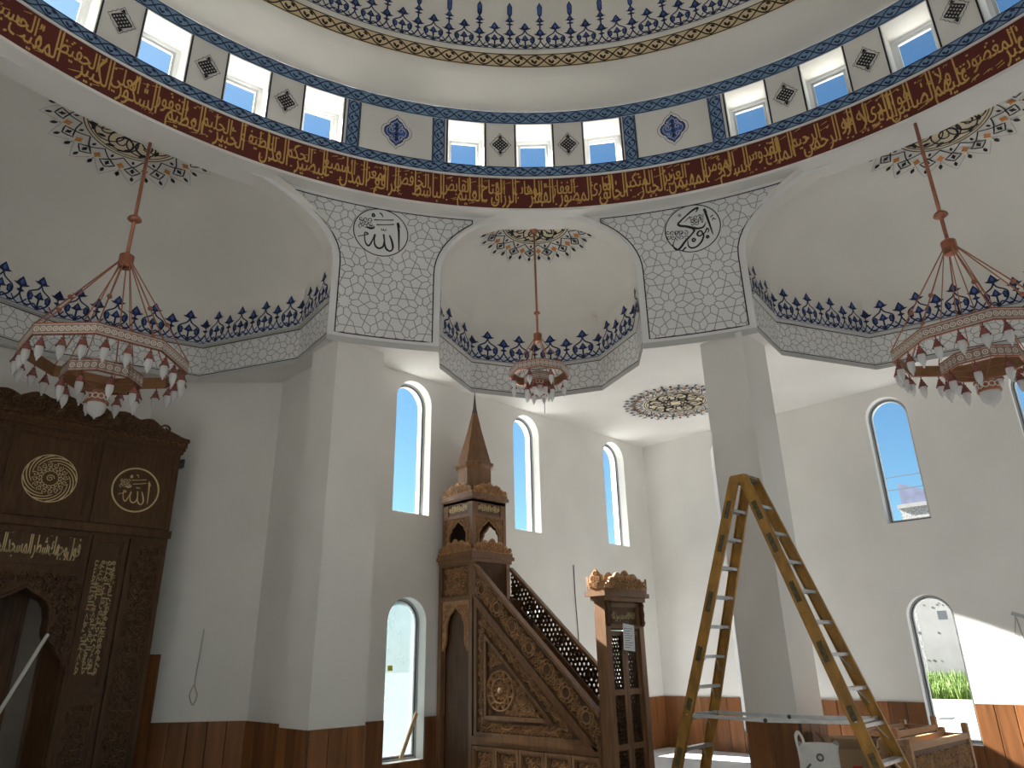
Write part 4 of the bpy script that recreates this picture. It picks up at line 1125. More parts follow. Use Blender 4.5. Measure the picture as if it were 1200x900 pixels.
# upper panels with medallions
cx3 = [MX - 1.04, MX, MX + 1.04]
for i, cx in enumerate(cx3):
    framed(cx - .50, cx + .50, 3.36, 4.46)
    gold = MB(); fm = lambda x, z: mm(x, z, .008)
    if i == 1:
        for k in range(12):
            a0 = 2 * pi * k / 12; pts = [(cx + (.30 - .09 * t) * cos(a0 + 1.35 * t), 3.86 + (.30 - .09 * t) * sin(a0 + 1.35 * t)) for t in [j / 8 for j in range(9)]]; gold.stroke(pts, [.016 - .001 * j for j in range(9)], fm)
        gold.stroke([(cx + .305 * cos(2 * pi * k / 40), 3.86 + .305 * sin(2 * pi * k / 40)) for k in range(41)], .012, fm)
        for k in range(16):
            a = 2 * pi * k / 16; gold.stroke(spiral(cx + .175 * cos(a + .2), 3.86 + .175 * sin(a + .2), .034, .006, a, -1.2, 10), .008, fm)
            gold.stroke(spiral(cx + .115 * cos(a), 3.86 + .115 * sin(a), .035, .006, a, 1.2, 10), .009, fm)
        gold.stroke(spiral(cx, 3.86, .05, .008, 0, 1.5, 14), .010, fm)
        nm = 'gilded_whirl'
    else:
        gold.stroke([(cx + .30 * cos(2 * pi * k / 48), 3.86 + .30 * sin(2 * pi * k / 48)) for k in range(49)], .022, fm); nm = 'gilded_roundel'
        for pts, wd in (ROUND_A if i == 2 else ROUND_B):
            P = [(cx + x * .25, 3.86 + y * .25) for x, y in pts]; ws = [q * .25 for q in wd] if isinstance(wd, list) else [wd * .25] * len(P)
            Q = smooth_pts([(p[0], p[1], q) for p, q in zip(P, ws)], 4) if len(P) > 2 else [(p[0], p[1], q) for p, q in zip(P, ws)]
            gold.stroke([(q[0], q[1]) for q in Q], [max(.006, q[2] * 1.0) for q in Q], fm)
    gold.build(nm, 'goldwood', mih)
mb = MB(); rect(mb, X0 - .02, X1 + .02, 3.24, 3.34, 0, .05); mpart(mb, 'middle_rail', 'walnut')
# inscription over the arch
framed(MX - .60, MX + .60, 2.78, 3.22, .05, .03)
mb = MB(); xr = MX + .50; ws_ = "فول وجهك شطر المسجد الحرام".split(); tw = sum(word_mesh(w_)[2] for w_ in ws_) + .12 * 4; sx = 1.0 / tw
for w_ in ws_: xr = letter(mb, w_, xr, 2.905, sx, .33, lambda x, z: mm(x, z, .008), bold=.006) - .12 * sx
for k in range(14): mb.stroke([(MX - .48 + k * .07, 3.14 + (k % 3) * .012), (MX - .44 + k * .07, 3.155 + (k % 3) * .012)], .008, lambda x, z: mm(x, z, .008))
fine(mpart(mb, 'gilded_inscription', 'goldwood'))
# carved spandrels around the arch
mb = MB(); spp = [(MX - .60, 1.50)] + [(MX - .56, 1.55)] + [(MX - x - .01, z + .02) for x, z in rt] + [(MX + x + .01, z + .02) for x, z in reversed(rt[:-1])] + [(MX + .56, 1.55), (MX + .60, 1.50), (MX + .60, 2.74), (MX - .60, 2.74)]
scrolls(mb, spp, .135, lambda x, z, h: mm(x, z, h), .035); fine(mpart(mb, 'spandrel_carving', 'walnut2'))
mb = MB(); edge = [(MX - x, z) for x, z in rt] + [(MX + x, z) for x, z in reversed(rt[:-1])]
mb.relief(edge, .05, lambda x, z, h: mm(x, z, h), .03); mpart(mb, 'arch_moulding', 'walnut')
# side strips: lettered strip, carved strip
for sg in (-1, 1):
    a0, a1 = (MX + .62, MX + 1.05) if sg > 0 else (MX - 1.05, MX - .62)
    b0, b1 = (MX + 1.08, MX + 1.55) if sg > 0 else (MX - 1.55, MX - 1.08)
    for z0, z1 in ((1.28, 3.2), (.06, 1.22)): framed(a0, a1, z0, z1, .05, .035)
    framed(b0, b1, .06, 3.2, .05, .035)
    mb = MB(); fm = lambda x, z: mm(x, z, .008); cx = (a0 + a1) / 2
    rows = ["بسم الله الرحمن الرحيم", "قد نرى تقلب وجهك في السماء", "فلنولينك قبلة ترضيها", "وحيث ما كنتم فولوا وجوهكم"]
    # lettering runs up the strip (rotated a quarter turn)
    for r, tx in enumerate(rows):
        ws2 = tx.split(); tw = sum(word_mesh(q)[2] for q in ws2) + .1 * (len(ws2) - 1); sx = 1.38 / tw; s = 1.40 if False else 0
        pos = 2.88
        for q in ws2:
            pos = letter(mb, q, pos, 0, sx, .10, lambda x, y, r=r: mm(cx - .13 + .072 * r + y, x, .008), bold=.006) - .1 * sx
    for k in range(30): mb.stroke(spiral(cx + rnd.uniform(-.13, .13), 1.5 + 1.36 * k / 30, .03, .006, k, 1.0, 8), .008, fm)
    fine(mpart(mb, 'gilded_inscription', 'goldwood'))
    mb = MB(); pb = [(b0 + .08, .14), (b1 - .08, .14), (b1 - .08, 3.12), (b0 + .08, 3.12)]
    scrolls(mb, pb, .13, lambda x, z, h: mm(x, z, h), .02)
    for k in range(8):
        zc = .36 + k * .36; hw = (b1 - b0) / 2 - .09; cx_ = (b0 + b1) / 2
        mb.relief([(cx_, zc - .18), (cx_ + hw, zc), (cx_, zc + .18), (cx_ - hw, zc), (cx_, zc - .18)], .022, lambda x, z, h: mm(x, z, h), .024)
    fine(mpart(mb, 'carved_strip', 'walnut2'))
    mb = MB(); scrolls(mb, [(a0 + .07, .12), (a1 - .07, .12), (a1 - .07, 1.16), (a0 + .07, 1.16)], .12, lambda x, z, h: mm(x, z, h), .02); fine(mpart(mb, 'carved_strip', 'walnut2'))
    for k in range(1):
        mb = MB(); px = MX + sg * .60; mb.lathe([(.035, 0), (.04, .05), (.028, .1), (.028, 1.4), (.04, 1.45), (.03, 1.5), (.045, 1.55), (.02, 1.6)], (px - MX, -.035), 12); mpart(mb, 'colonette', 'walnut')
mb = MB(); rect(mb, X0 - .03, X1 + .03, 0, .06, -.5, .05); mpart(mb, 'plinth', 'walnut') if False else None
mb = MB(); mb.box(X1 - MX, X1 - MX + .07, .0, .12, 4.28, 4.34); mb.box(X1 - MX + .03, X1 - MX + .07, .0, .12, 4.34, 4.40); mpart(mb, 'side_hook', 'gasket')

# long pale pole leaning in front of the niche
mb = MB(); mb.tube([(1.62, 9.95, .0), (2.40, 10.2, 1.87), (2.44, 10.21, 1.96)], .022, 10); tag(place(mb.build('leaning_pole', 'pole'), (1.62, 9.95, 0)), 'long pale pole leaning in front of the niche opening', 'pole')

# ================================================================== MINBAR
BX0, BX1, BY0, BY1 = 6.83, 7.58, 7.56, 8.28
mnb = thing('pulpit', 'tall carved wooden pulpit with stair, gate and pointed spire', 'pulpit', (7.2, 6.9, 0))
def W_(p): return (p[0] - 7.2, p[1] - 6.9, p[2])
def sm(y, z, h): return W_((BX0 - h, y, z))          # left side plane, h towards -x
def fmn(x, z, h): return W_((x, BY0 - h, z))         # tower front plane facing -y
def gm(x, z, h): return W_((x, 5.28 - h, z))         # gate front
def bb(mb, x0, x1, y0, y1, z0, z1):
    a = W_((x0, y0, z0)); b = W_((x1, y1, z1)); mb.box(a[0], b[0], a[1], b[1], a[2], b[2])
def mp(mb, name, m='oak', par=mnb): return mb.build(name, m, par)
# tower posts
for x in (BX0, BX1 - .07):
    for y in (BY0, BY1 - .07):
        mb = MB(); bb(mb, x, x + .07, y, y + .07, 0, 2.90); mp(mb, 'tower_post')
# tower side with passage: back board, arch frame, upper panel
mb = MB(); bb(mb, BX0 + .08, BX0 + .11, BY0 + .07, BY1 - .07, 0, 2.36); mp(mb, 'passage_board', 'walnut')
mb = MB(); bb(mb, BX0 + .33, BX1 - .03, BY1 - .10, BY1 - .07, 0, 2.9); mp(mb, 'tower_back', 'walnut')
ya, yb = BY0 + .07, BY1 - .07; yc = (ya + yb) / 2; hw = (yb - ya) / 2 - .035
ra = [(1.0, 0), (.96, .06), (.86, .13), (.80, .22), (.80, .52), (.75, .64), (.62, .72), (.54, .82), (.32, .88), (.17, .94), (0, 1.0)]
half = [(hw * x, 1.70 + .58 * z) for x, z in ra]
ap = [(ya, 1.70), (yc - half[0][0], 1.70)] + [(yc - x, z) for x, z in half[1:]] + [(yc + x, z) for x, z in reversed(half[:-1])] + [(yb, 1.70), (yb, 2.36), (ya, 2.36)]
mb = MB(); mb.prism(ap, sm, -.05, -.02); aro = mp(mb, 'passage_arch', 'oakcarve')
mb = MB(); scrolls(mb, ap, .07, lambda y, z, h: sm(y, z, -.02 + h), .014); mb.relief([(yc - x, z) for x, z in half] + [(yc + x, z) for x, z in reversed(half[:-1])], .02, lambda y, z, h: sm(y, z, -.02 + h), .02); fine(mb.build('arch_carving', 'stud' if False else 'oakcarve', aro))
for z0, z1 in ((2.36, 2.42), (2.84, 2.90)):
    mb = MB(); bb(mb, BX0, BX0 + .06, ya, yb, z0, z1); mp(mb, 'tower_rail')
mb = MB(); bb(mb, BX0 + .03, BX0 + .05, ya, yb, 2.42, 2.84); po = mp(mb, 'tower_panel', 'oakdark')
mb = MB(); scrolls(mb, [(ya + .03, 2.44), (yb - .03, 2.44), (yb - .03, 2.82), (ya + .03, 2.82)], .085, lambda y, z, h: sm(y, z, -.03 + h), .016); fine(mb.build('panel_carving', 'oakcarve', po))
# front of tower above the stair
mb = MB(); bb(mb, BX0 + .07, BX1 - .07, BY0 + .02, BY0 + .05, 2.45, 2.9); mp(mb, 'tower_front_panel', 'walnut')
# cornices with crests
def ring_cornice(z0, z1, o, name='tower_cornice', x0=BX0, x1=BX1, y0=BY0, y1=BY1):
    mb = MB(); bb(mb, x0 - o, x1 + o, y0 - o, y1 + o * .1, z0, z1); return mp(mb, name)
ring_cornice(2.88, 2.93, .02); ring_cornice(2.93, 2.98, .05); ring_cornice(2.98, 3.02, .03)
def crest_on(z0, h, o, x0=BX0, x1=BX1, y0=BY0, y1=BY1, nl=5):
    for f, a, b in ((lambda y, z, k: W_((x0 - o + .03 - k, y, z)), y0 - o, y1), (lambda x, z, k: W_((x, y0 - o + .03 - k, z)), x0 - o, x1 + o), (lambda y, z, k: W_((x1 + o - .03 + k, y, z)), y0 - o, y1)):
        c = crest(a, b, z0, h, nl, None, 0); mb = MB(); mb.prism(c, f, 0, .03); cc = mp(mb, 'crest', 'oakcarve')
        mb = MB(); scrolls(mb, c, .075, lambda x, z, k: f(x, z, .03 + k), .014)
        for q in range(7):
            xx = a + (b - a) * (q + .5) / 7; mb.relief(spiral(xx, z0 + h * .34, .035, .008, q, 1.2 if q % 2 else -1.2, 10), .014, lambda x, z, k: f(x, z, .03 + k), .016)
        fine(mb.build('crest_carving', 'oakcarve', cc))
crest_on(3.02, .20, .03)
# lantern
LX0, LX1, LY0, LY1 = BX0 + .035, BX1 - .035, BY0 + .035, BY1 - .03
for x in (LX0, LX1 - .06):
    for y in (LY0, LY1 - .06):
        mb = MB(); bb(mb, x, x + .06, y, y + .06, 3.02, 3.78); mp(mb, 'lantern_post')
def lantern_face(f, a, b):
    c = (a + b) / 2; hw = (b - a) / 2 - .075; q = [(1, 0), (1, .55), (.92, .66), (.78, .72), (.70, .84), (.45, .90), (.30, .97), (0, 1.08)]
    hf = [(hw * x, 3.06 + .40 * z) for x, z in q]
    lp = [(a, 3.02), (c - hw, 3.02)] + [(c - x, z) for x, z in hf] + [(c + x, z) for x, z in reversed(hf[:-1])] + [(c + hw, 3.02), (b, 3.02), (b, 3.56), (a, 3.56)]
    mb = MB(); mb.prism(lp, f, -.04, -.015); ao = fixn(mp(mb, 'lantern_arch', 'oak'))
    mb = MB(); scrolls(mb, lp, .06, lambda x, z, h: f(x, z, -.015 + h), .012); mb.relief([(c - x, z) for x, z in hf] + [(c + x, z) for x, z in reversed(hf[:-1])], .018, lambda x, z, h: f(x, z, -.015 + h), .016); fine(mb.build('arch_carving', 'oakcarve', ao))
    mb = MB(); mb.prism([(a, 3.53), (b, 3.53), (b, 3.78), (a, 3.78)], f, -.05, -.022); lo_ = mp(mb, 'lantern_panel', 'oakdark')
    mb = MB(); mb.prism([(a, 3.53), (b, 3.53), (b, 3.78), (a, 3.78)], f, -.03, 0, [[(a + .05, 3.575), (b - .05, 3.575), (b - .05, 3.735), (a + .05, 3.735)]]); mp(mb, 'lantern_panel_frame', 'oak')
    mb = MB(); wl = "لا اله الا الله".split(); tw = sum(word_mesh(w_)[2] for w_ in wl) + .2; sx = (b - a - .14) / tw; xr = b - .07
    ff = (lambda x, z: f(a + b - x if f is lf_side else x, z, -.012))
    for w_ in wl: xr = letter(mb, w_, xr, 3.62, sx, .14, ff, bold=.006) - .06 * sx
    for k in range(10): xx = a + .08 + (b - a - .16) * k / 9; mb.stroke(spiral(xx, 3.655 + .02 * (k % 2), .035, .008, k, 1.1, 10), .010, lambda x, z: f(x, z, -.012))
    mb.build('gilded_inscription', 'goldwood', lo_)
lf_side = lambda y, z, h: W_((LX0 - h, y, z))
lantern_face(lf_side, LY0 + .06, LY1 - .06)
lantern_face(lambda x, z, h: W_((x, LY0 - h, z)), LX0 + .06, LX1 - .06)
lantern_face(lambda y, z, h: W_((LX1 + h, y, z)), LY0 + .06, LY1 - .06)
mb = MB(); bb(mb, LX0 + .02, LX0 + .42, LY1 - .05, LY1 - .03, 3.02, 3.78); mp(mb, 'lantern_back', 'gap')
for z0, z1, o in ((3.76, 3.80, .0), (3.80, 3.85, .035), (3.85, 3.88, .02)): ring_cornice(z0, z1, o, 'lantern_cornice', LX0, LX1, LY0, LY1)
crest_on(3.88, .18, .02, LX0, LX1, LY0, LY1)
mb = MB(); bb(mb, LX0, LX1, LY0, LY1, 3.74, 3.77); mp(mb, 'lantern_ceiling', 'walnut')
cx, cy = (BX0 + BX1) / 2 - 7.2, (BY0 + BY1) / 2 - 6.9
mb = MB(); mb.lathe([(.01, 3.86), (.27, 3.88), (.27, 4.34), (.01, 4.36)], (cx, cy), 8, pi / 8); mp(mb, 'spire_neck')
mb = MB(); mb.lathe([(.27, 4.30), (.315, 4.34), (.315, 4.38), (.25, 4.40)], (cx, cy), 8, pi / 8); mp(mb, 'spire_cornice')
mb = MB(); mb.lathe([(.275, 4.39), (.12, 4.93), (.045, 5.24), (.012, 5.36)], (cx, cy), 8, pi / 8); mp(mb, 'spire')
mb = MB(); mb.lathe([(.05, 5.20), (.042, 5.26), (.028, 5.32), (.018, 5.44), (.003, 5.60)], (cx, cy), 10); mp(mb, 'finial', 'gasket')
# ---- stair flank
G = 5.43
def zt_(y): return 2.82 + (y - 7.49) * .879         # top of parapet
th_ = .045
# base rows of small panels
mb = MB(); bb(mb, BX0 + .02, BX0 + .06, G, BY0, 0, .62); mp(mb, 'flank_base', 'oakdark')
n5 = 5; y0_, y1_ = G + .02, BY0 - .02
for k in range(n5):
    a = y0_ + (y1_ - y0_) * k / n5; b = y0_ + (y1_ - y0_) * (k + 1) / n5
    for za, zb in ((.04, .56),):
        fo = framed(a + .004, b - .004, za, zb, .04, .035, 'small_panel', mnb, lambda y, z, h: sm(y, z, -.02 + h), 'oak')
        mb = MB(); scrolls(mb, [(a + .07, za + .07), (b - .07, za + .07), (b - .07, zb - .07), (a + .07, zb - .07)], .085, lambda y, z, h: sm(y, z, -.02 + h), .018); fine(mb.build('panel_carving', 'oakcarve', fo))
for z0, z1, o in ((.57, .62, .015), (.62, .67, .03)):
    mb = MB(); bb(mb, BX0 - o, BX0 + .06, G, BY0, z0, z1); mp(mb, 'flank_rail')
# triangular field
tri = [(7.50, .67), (7.50, zt_(7.50) - .47), (7.50 - (zt_(7.5) - .47 - .67) / .879, .67)]
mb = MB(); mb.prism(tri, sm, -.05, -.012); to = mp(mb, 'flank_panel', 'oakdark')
# outer moulding of the triangle, inner raised triangle
def inset(t, d):
    (xa, za), (xb, zb), (xc, zc) = t; s = .879; k = sqrt(1 + s * s)
    x = xa - d; zbase = za + d
    # hypotenuse shifted inwards by d: z = zb + s*(x-xb) - d*k
    zh = zb + s * (x - xb) - d * k; xh = xb + (zbase - zb + d * k) / s
    return [(x, zbase), (x, zh), (xh, zbase)]
for d0, d1, h in ((0, .05, .02), (.20, .245, .03)):
    mb = MB(); mb.prism(inset(tri, d0), sm, -.02, h, [inset(tri, d1)]); mb.build('triangle_moulding', 'oak', to)
mb = MB(); A = inset(tri, .125)
smr = lambda y, z, h: sm(y, z, -.012 + h)
for a, b in ((A[0], A[1]), (A[1], A[2]), (A[2], A[0])): border_vine(mb, a, b, .125, smr, .022)
I0 = inset(tri, .055); I1 = inset(tri, .195)
for i in range(3): scrolls(mb, [I0[i], I0[(i + 1) % 3], I1[(i + 1) % 3], I1[i]], .062, smr, .022)
fine(mb.build('vine_border', 'oakcarve', to))
I = inset(tri, .255); mc = (7.02, 1.21); mr = .235
mb = MB(); scrolls(mb, I, .066, smr, .026, wd=.017, skip=lambda y, z: (y - mc[0]) ** 2 + (z - mc[1]) ** 2 < (mr + .05) ** 2); fine(mb.build('arabesque_field', 'oakcarve', to))
mb = MB()
for r in (mr, mr * .62): mb.relief([(mc[0] + r * cos(2 * pi * k / 40), mc[1] + r * sin(2 * pi * k / 40)) for k in range(41)], .024, smr, .03)
for k in range(12):
    a = 2 * pi * k / 12
    mb.relief([(mc[0] + mr * .62 * cos(a), mc[1] + mr * .62 * sin(a)), (mc[0] + mr * cos(a + .26), mc[1] + mr * sin(a + .26))], .016, smr, .024)
    mb.relief([(mc[0] + mr * .62 * cos(a), mc[1] + mr * .62 * sin(a)), (mc[0] + mr * cos(a - .26), mc[1] + mr * sin(a - .26))], .016, smr, .024)
    lf = lens(mc[0] + mr * .38 * cos(a), mc[1] + mr * .38 * sin(a), .09, .05, a, 4); c_ = (mc[0] + mr * .38 * cos(a), mc[1] + mr * .38 * sin(a))
    for i in range(len(lf)): mb.q(smr(*lf[i], 0), smr(*lf[(i + 1) % len(lf)], 0), smr(*c_, .035))
    mb.relief(spiral(mc[0] + mr * .81 * cos(a + .26), mc[1] + mr * .81 * sin(a + .26), .03, .006, a, 1.1, 8), .012, smr, .02)
fine(mb.build('star_medallion', 'oakcarve', to))
mb = MB(); mb.lathe([(.045, -.012), (.04, .012), (.02, .02), (.001, .024)], (0, 0), 12)
mb.v = [sm(mc[0] + v[0], mc[1] + v[1], v[2]) for v in mb.v]; mb.build('medallion_boss', 'oakcarve', to)
# carved parapet on the near side (band) with rails
def band_poly(o0, o1, ya=G + .005, yb=7.50): return [(ya, zt_(ya) - o1), (yb, zt_(yb) - o1), (yb, zt_(yb) - o0), (ya, zt_(ya) - o0)]
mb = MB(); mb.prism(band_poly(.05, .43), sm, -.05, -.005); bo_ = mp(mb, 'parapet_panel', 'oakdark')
for o0, o1, h in ((0.0, .055, .03), (.405, .465, .03)):
    mb = MB(); mb.prism(band_poly(o0, o1), sm, -.06, h); mp(mb, 'parapet_rail')
mb = MB(); bp_ = band_poly(.07, .39); smb = lambda y, z, h: sm(y, z, -.005 + h)
n = 7
for k in range(n):
    y = 5.63 + (7.36 - 5.63) * k / (n - 1); z = zt_(y) - .23
    for r in (.11, .065): mb.relief([(y + r * cos(2 * pi * q / 24), z + r * sin(2 * pi * q / 24)) for q in range(25)], .016, smb, .022)
    for q in range(8):
        a = 2 * pi * q / 8; mb.relief([(y + .065 * cos(a), z + .065 * sin(a)), (y + .11 * cos(a + .39), z + .11 * sin(a + .39))], .012, smb, .02)
scrolls(mb, bp_, .085, smb, .02, skip=lambda y, z: min((y - (5.63 + 1.73 * k / 6)) ** 2 + (z - (zt_(5.63 + 1.73 * k / 6) - .23)) ** 2 for k in range(7)) < .0100)
for s_ in (1, -1):
    k = 0
    for o in (.09, .37): mb.relief([(y, zt_(y) - o) for y in (5.46, 6.4, 7.47)], .018, smb, .016)
fine(mb.build('parapet_carving', 'oakcarve', bo_))
# pierced parapet on the far side: kagome lattice
def fm_far(y, z, h): return W_((BX1 - .04 + h, y, z))
for o0, o1 in ((0.0, .055), (.40, .465)):
    mb = MB(); mb.prism(band_poly(o0, o1), fm_far, -.03, .04); mp(mb, 'parapet_rail')
def lattice(f, poly, sp, wd, dep, name, par, m='walnut'):
    mb = MB(); xs = [p[0] for p in poly]; ys = [p[1] for p in poly]; cx_, cy_ = (min(xs) + max(xs)) / 2, (min(ys) + max(ys)) / 2; R = max(max(xs) - min(xs), max(ys) - min(ys))
    def clip(p, d):
        ts = []
        for i in range(len(poly)):
            a = poly[i]; b = poly[(i + 1) % len(poly)]; ex, ey = b[0] - a[0], b[1] - a[1]; den = d[0] * ey - d[1] * ex
            if abs(den) < 1e-9: continue
            t = ((a[0] - p[0]) * ey - (a[1] - p[1]) * ex) / den; u = ((a[0] - p[0]) * d[1] - (a[1] - p[1]) * d[0]) / den
            if -1e-9 <= u <= 1 + 1e-9: ts.append(t)
        return (min(ts), max(ts)) if len(ts) > 1 else None
    for ang in (0, 60, 120):
        d = (cos(radians(ang)), sin(radians(ang))); nn = (-d[1], d[0]); K = int(R / sp) + 2
        for k in range(-K, K):
            p = (cx_ + nn[0] * (k + .5) * sp, cy_ + nn[1] * (k + .5) * sp); c_ = clip(p, d)
            if not c_ or c_[1] - c_[0] < .01: continue
            A_ = (p[0] + d[0] * c_[0], p[1] + d[1] * c_[0]); B_ = (p[0] + d[0] * c_[1], p[1] + d[1] * c_[1]); hx, hy = nn[0] * wd / 2, nn[1] * wd / 2
            mb.prism([(A_[0] - hx, A_[1] - hy), (B_[0] - hx, B_[1] - hy), (B_[0] + hx, B_[1] + hy), (A_[0] + hx, A_[1] + hy)], f, 0, dep)
    return mb.build(name, m, par)
lat = lattice(fm_far, band_poly(.055, .40), .062, .022, .02, 'pierced_lattice', mnb)
mb = MB()
for k in range(8):
    y = 5.60 + (7.4 - 5.60) * k / 7; z = zt_(y) - .23
    for r in (.095, .045): mb.prism([(y + r * cos(2 * pi * q / 10), z + r * sin(2 * pi * q / 10)) for q in range(10)], fm_far, -.004, .024, [[(y + (r - .02) * cos(2 * pi * q / 10), z + (r - .02) * sin(2 * pi * q / 10)) for q in range(10)]])
fine(mb.build('lattice_star', 'walnut', lat))
# far flank below, steps
tri2 = [(7.50, 0), (7.50, zt_(7.50) - .44), (G, zt_(G) - .44), (G, 0)]
mb = MB(); mb.prism(tri2, fm_far, 0, .03); mp(mb, 'far_flank', 'oak')
for k in range(9):
    mb = MB(); ya = G + .02 + (7.5 - G) * k / 9; zt = .22 + (2.36 - .22) * k / 8; bb(mb, BX0 + .07, BX1 - .05, ya, ya + .25, max(0, zt - .22), zt); mp(mb, 'stair_step', 'walnut')
mb = MB(); bb(mb, BX0 + .07, BX1 - .07, BY0, BY1 - .1, 2.30, 2.36); mp(mb, 'tower_floor', 'walnut')
# ---- gate
GY0, GY1 = 5.28, 5.43
for x in (BX0, BX1 - .09):
    mb = MB(); bb(mb, x, x + .09, GY0, GY1, 0, 2.20); mp(mb, 'gate_post')
    mb = MB(); px = x + .045 - 7.2; mb.lathe([(.02, 1.92), (.036, 1.96), (.026, 2.0), (.034, 2.06), (.026, 2.12), (.036, 2.16), (.02, 2.2)], (px, GY0 - .02 - 6.9), 10); mp(mb, 'gate_baluster', 'walnut')
mb = MB(); bb(mb, BX0 + .09, BX1 - .09, GY0 + .02, GY1 - .02, 1.88, 2.20); lin = mp(mb, 'gate_lintel', 'walnut')
framed(BX0 + .09, BX1 - .09, 1.90, 2.18, .03, .02, 'lintel_frame', mnb, lambda x, z, h: gm(x, z, -.02 + h), 'oak')
mb = MB(); wl = "لا اله الا الله محمد رسول الله".split(); tw = sum(word_mesh(w_)[2] for w_ in wl) + .6; sx = .46 / tw; xr = BX1 - .145
for w_ in wl: xr = letter(mb, w_, xr, 2.0, sx, .12, lambda x, z: gm(x, z, -.014), bold=.003) - .1 * sx
mb.build('gilded_inscription', 'goldwood', lin)
for z0, z1, o in ((2.20, 2.25, .03), (2.25, 2.30, .07), (2.30, 2.34, .05)):
    mb = MB(); bb(mb, BX0 - o, BX1 + o, GY0 - o, GY1 + o, z0, z1); mp(mb, 'gate_cornice')
for f, a, b in ((lambda x, z, k: W_((x, GY0 - .03 - k, z)), BX0 - .05, BX1 + .05), (lambda y, z, k: W_((BX0 - .02 - k, y, z)), GY0 - .05, GY1 + .05), (lambda x, z, k: W_((x, GY1 + .03 + k, z)), BX0 - .05, BX1 + .05)):
    c = crest(a, b, 2.34, .22, 5 if b - a > .5 else 1, None, 0)
    c[1] = (c[1][0], 2.48); c[-2] = (c[-2][0], 2.48)
    mb = MB(); mb.prism(c, f, 0, .03); cc = mp(mb, 'crest', 'oakcarve'); mb = MB(); scrolls(mb, c, .075, lambda x, z, k: f(x, z, .03 + k), .014)
    if b - a > .5:
        for q in range(7): xx = a + (b - a) * (q + .5) / 7; mb.relief(spiral(xx, 2.42, .04, .008, q, 1.2 if q % 2 else -1.2, 10), .016, lambda x, z, k: f(x, z, .03 + k), .016)
    fine(mb.build('crest_carving', 'oakcarve', cc))
dx0, dx1 = BX0 + .09, BX1 - .09; dm = (dx0 + dx1) / 2
for a, b in ((dx0, dm - .004), (dm + .004, dx1)):
    zz = [(.08, .62), (.68, 1.18), (1.24, 1.82)]
    mb = MB(); mb.prism([(a, .03), (b, .03), (b, 1.87), (a, 1.87)], gm, -.07, -.03, [[(a + .05, z0), (b - .05, z0), (b - .05, z1), (a + .05, z1)] for z0, z1 in zz]); leaf = mp(mb, 'door_leaf', 'oak')
    for z0, z1 in zz:
        lattice(lambda x, z, h: gm(x, z, -.055 + h), [(a + .045, z0 - .005), (b - .045, z0 - .005), (b - .045, z1 + .005), (a + .045, z1 + .005)], .042, .015, .014, 'door_lattice', leaf, 'walnut')
# paper sheet taped on the gate
mb = MB(); mb.prism([(7.14, 1.66), (7.36, 1.64), (7.375, 1.93), (7.155, 1.955)], lambda x, z, h: (x, 5.28 - .004 - h, z), 0, .002); pso = tag(place(mb.build('paper_sheet', 'paper'), (7.25, 5.28, 1.8)), 'white printed paper sheet fixed to the pulpit gate', 'paper')
mb = MB()
for k in range(9): mb.prism([(7.17, 1.90 - k * .026), (7.17 + .16 - .03 * (k % 3), 1.895 - k * .026), (7.17 + .16 - .03 * (k % 3), 1.889 - k * .026), (7.17, 1.894 - k * .026)], lambda x, z, h: (x - 7.25, -.0065 - h, z - 1.8), 0, .0005)
fine(mb.build('printed_lines', 'print', pso))

# ================================================================== CHANDELIERS
lamp_me = {}
def lamp_meshes(sc):
    if sc in lamp_me: return lamp_me[sc]
    a = MB(); a.lathe([(.004, 0), (.007, -.004), (.007, -.045), (.018, -.050), (.022, -.058), (.012, -.066), (.026, -.078), (.034, -.10), (.046, -.130), (.056, -.150), (.052, -.153), (.040, -.12)], (0, 0), 12); a.v = [(x * sc, y * sc, z * sc) for x, y, z in a.v]
    b = MB(); b.lathe([(.038, -.13), (.041, -.155), (.042, -.195), (.036, -.235), (.023, -.268), (.009, -.288), (.011, -.30), (.001, -.312)], (0, 0), 12); b.v = [(x * sc, y * sc, z * sc) for x, y, z in b.v]
    oa = a.build('lamp_cap', 'rubyglass', smooth=True); ob = b.build('lamp_glass', 'frost', smooth=True)
    lamp_me[sc] = (oa.data, ob.data); bpy.data.objects.remove(oa); bpy.data.objects.remove(ob); return lamp_me[sc]
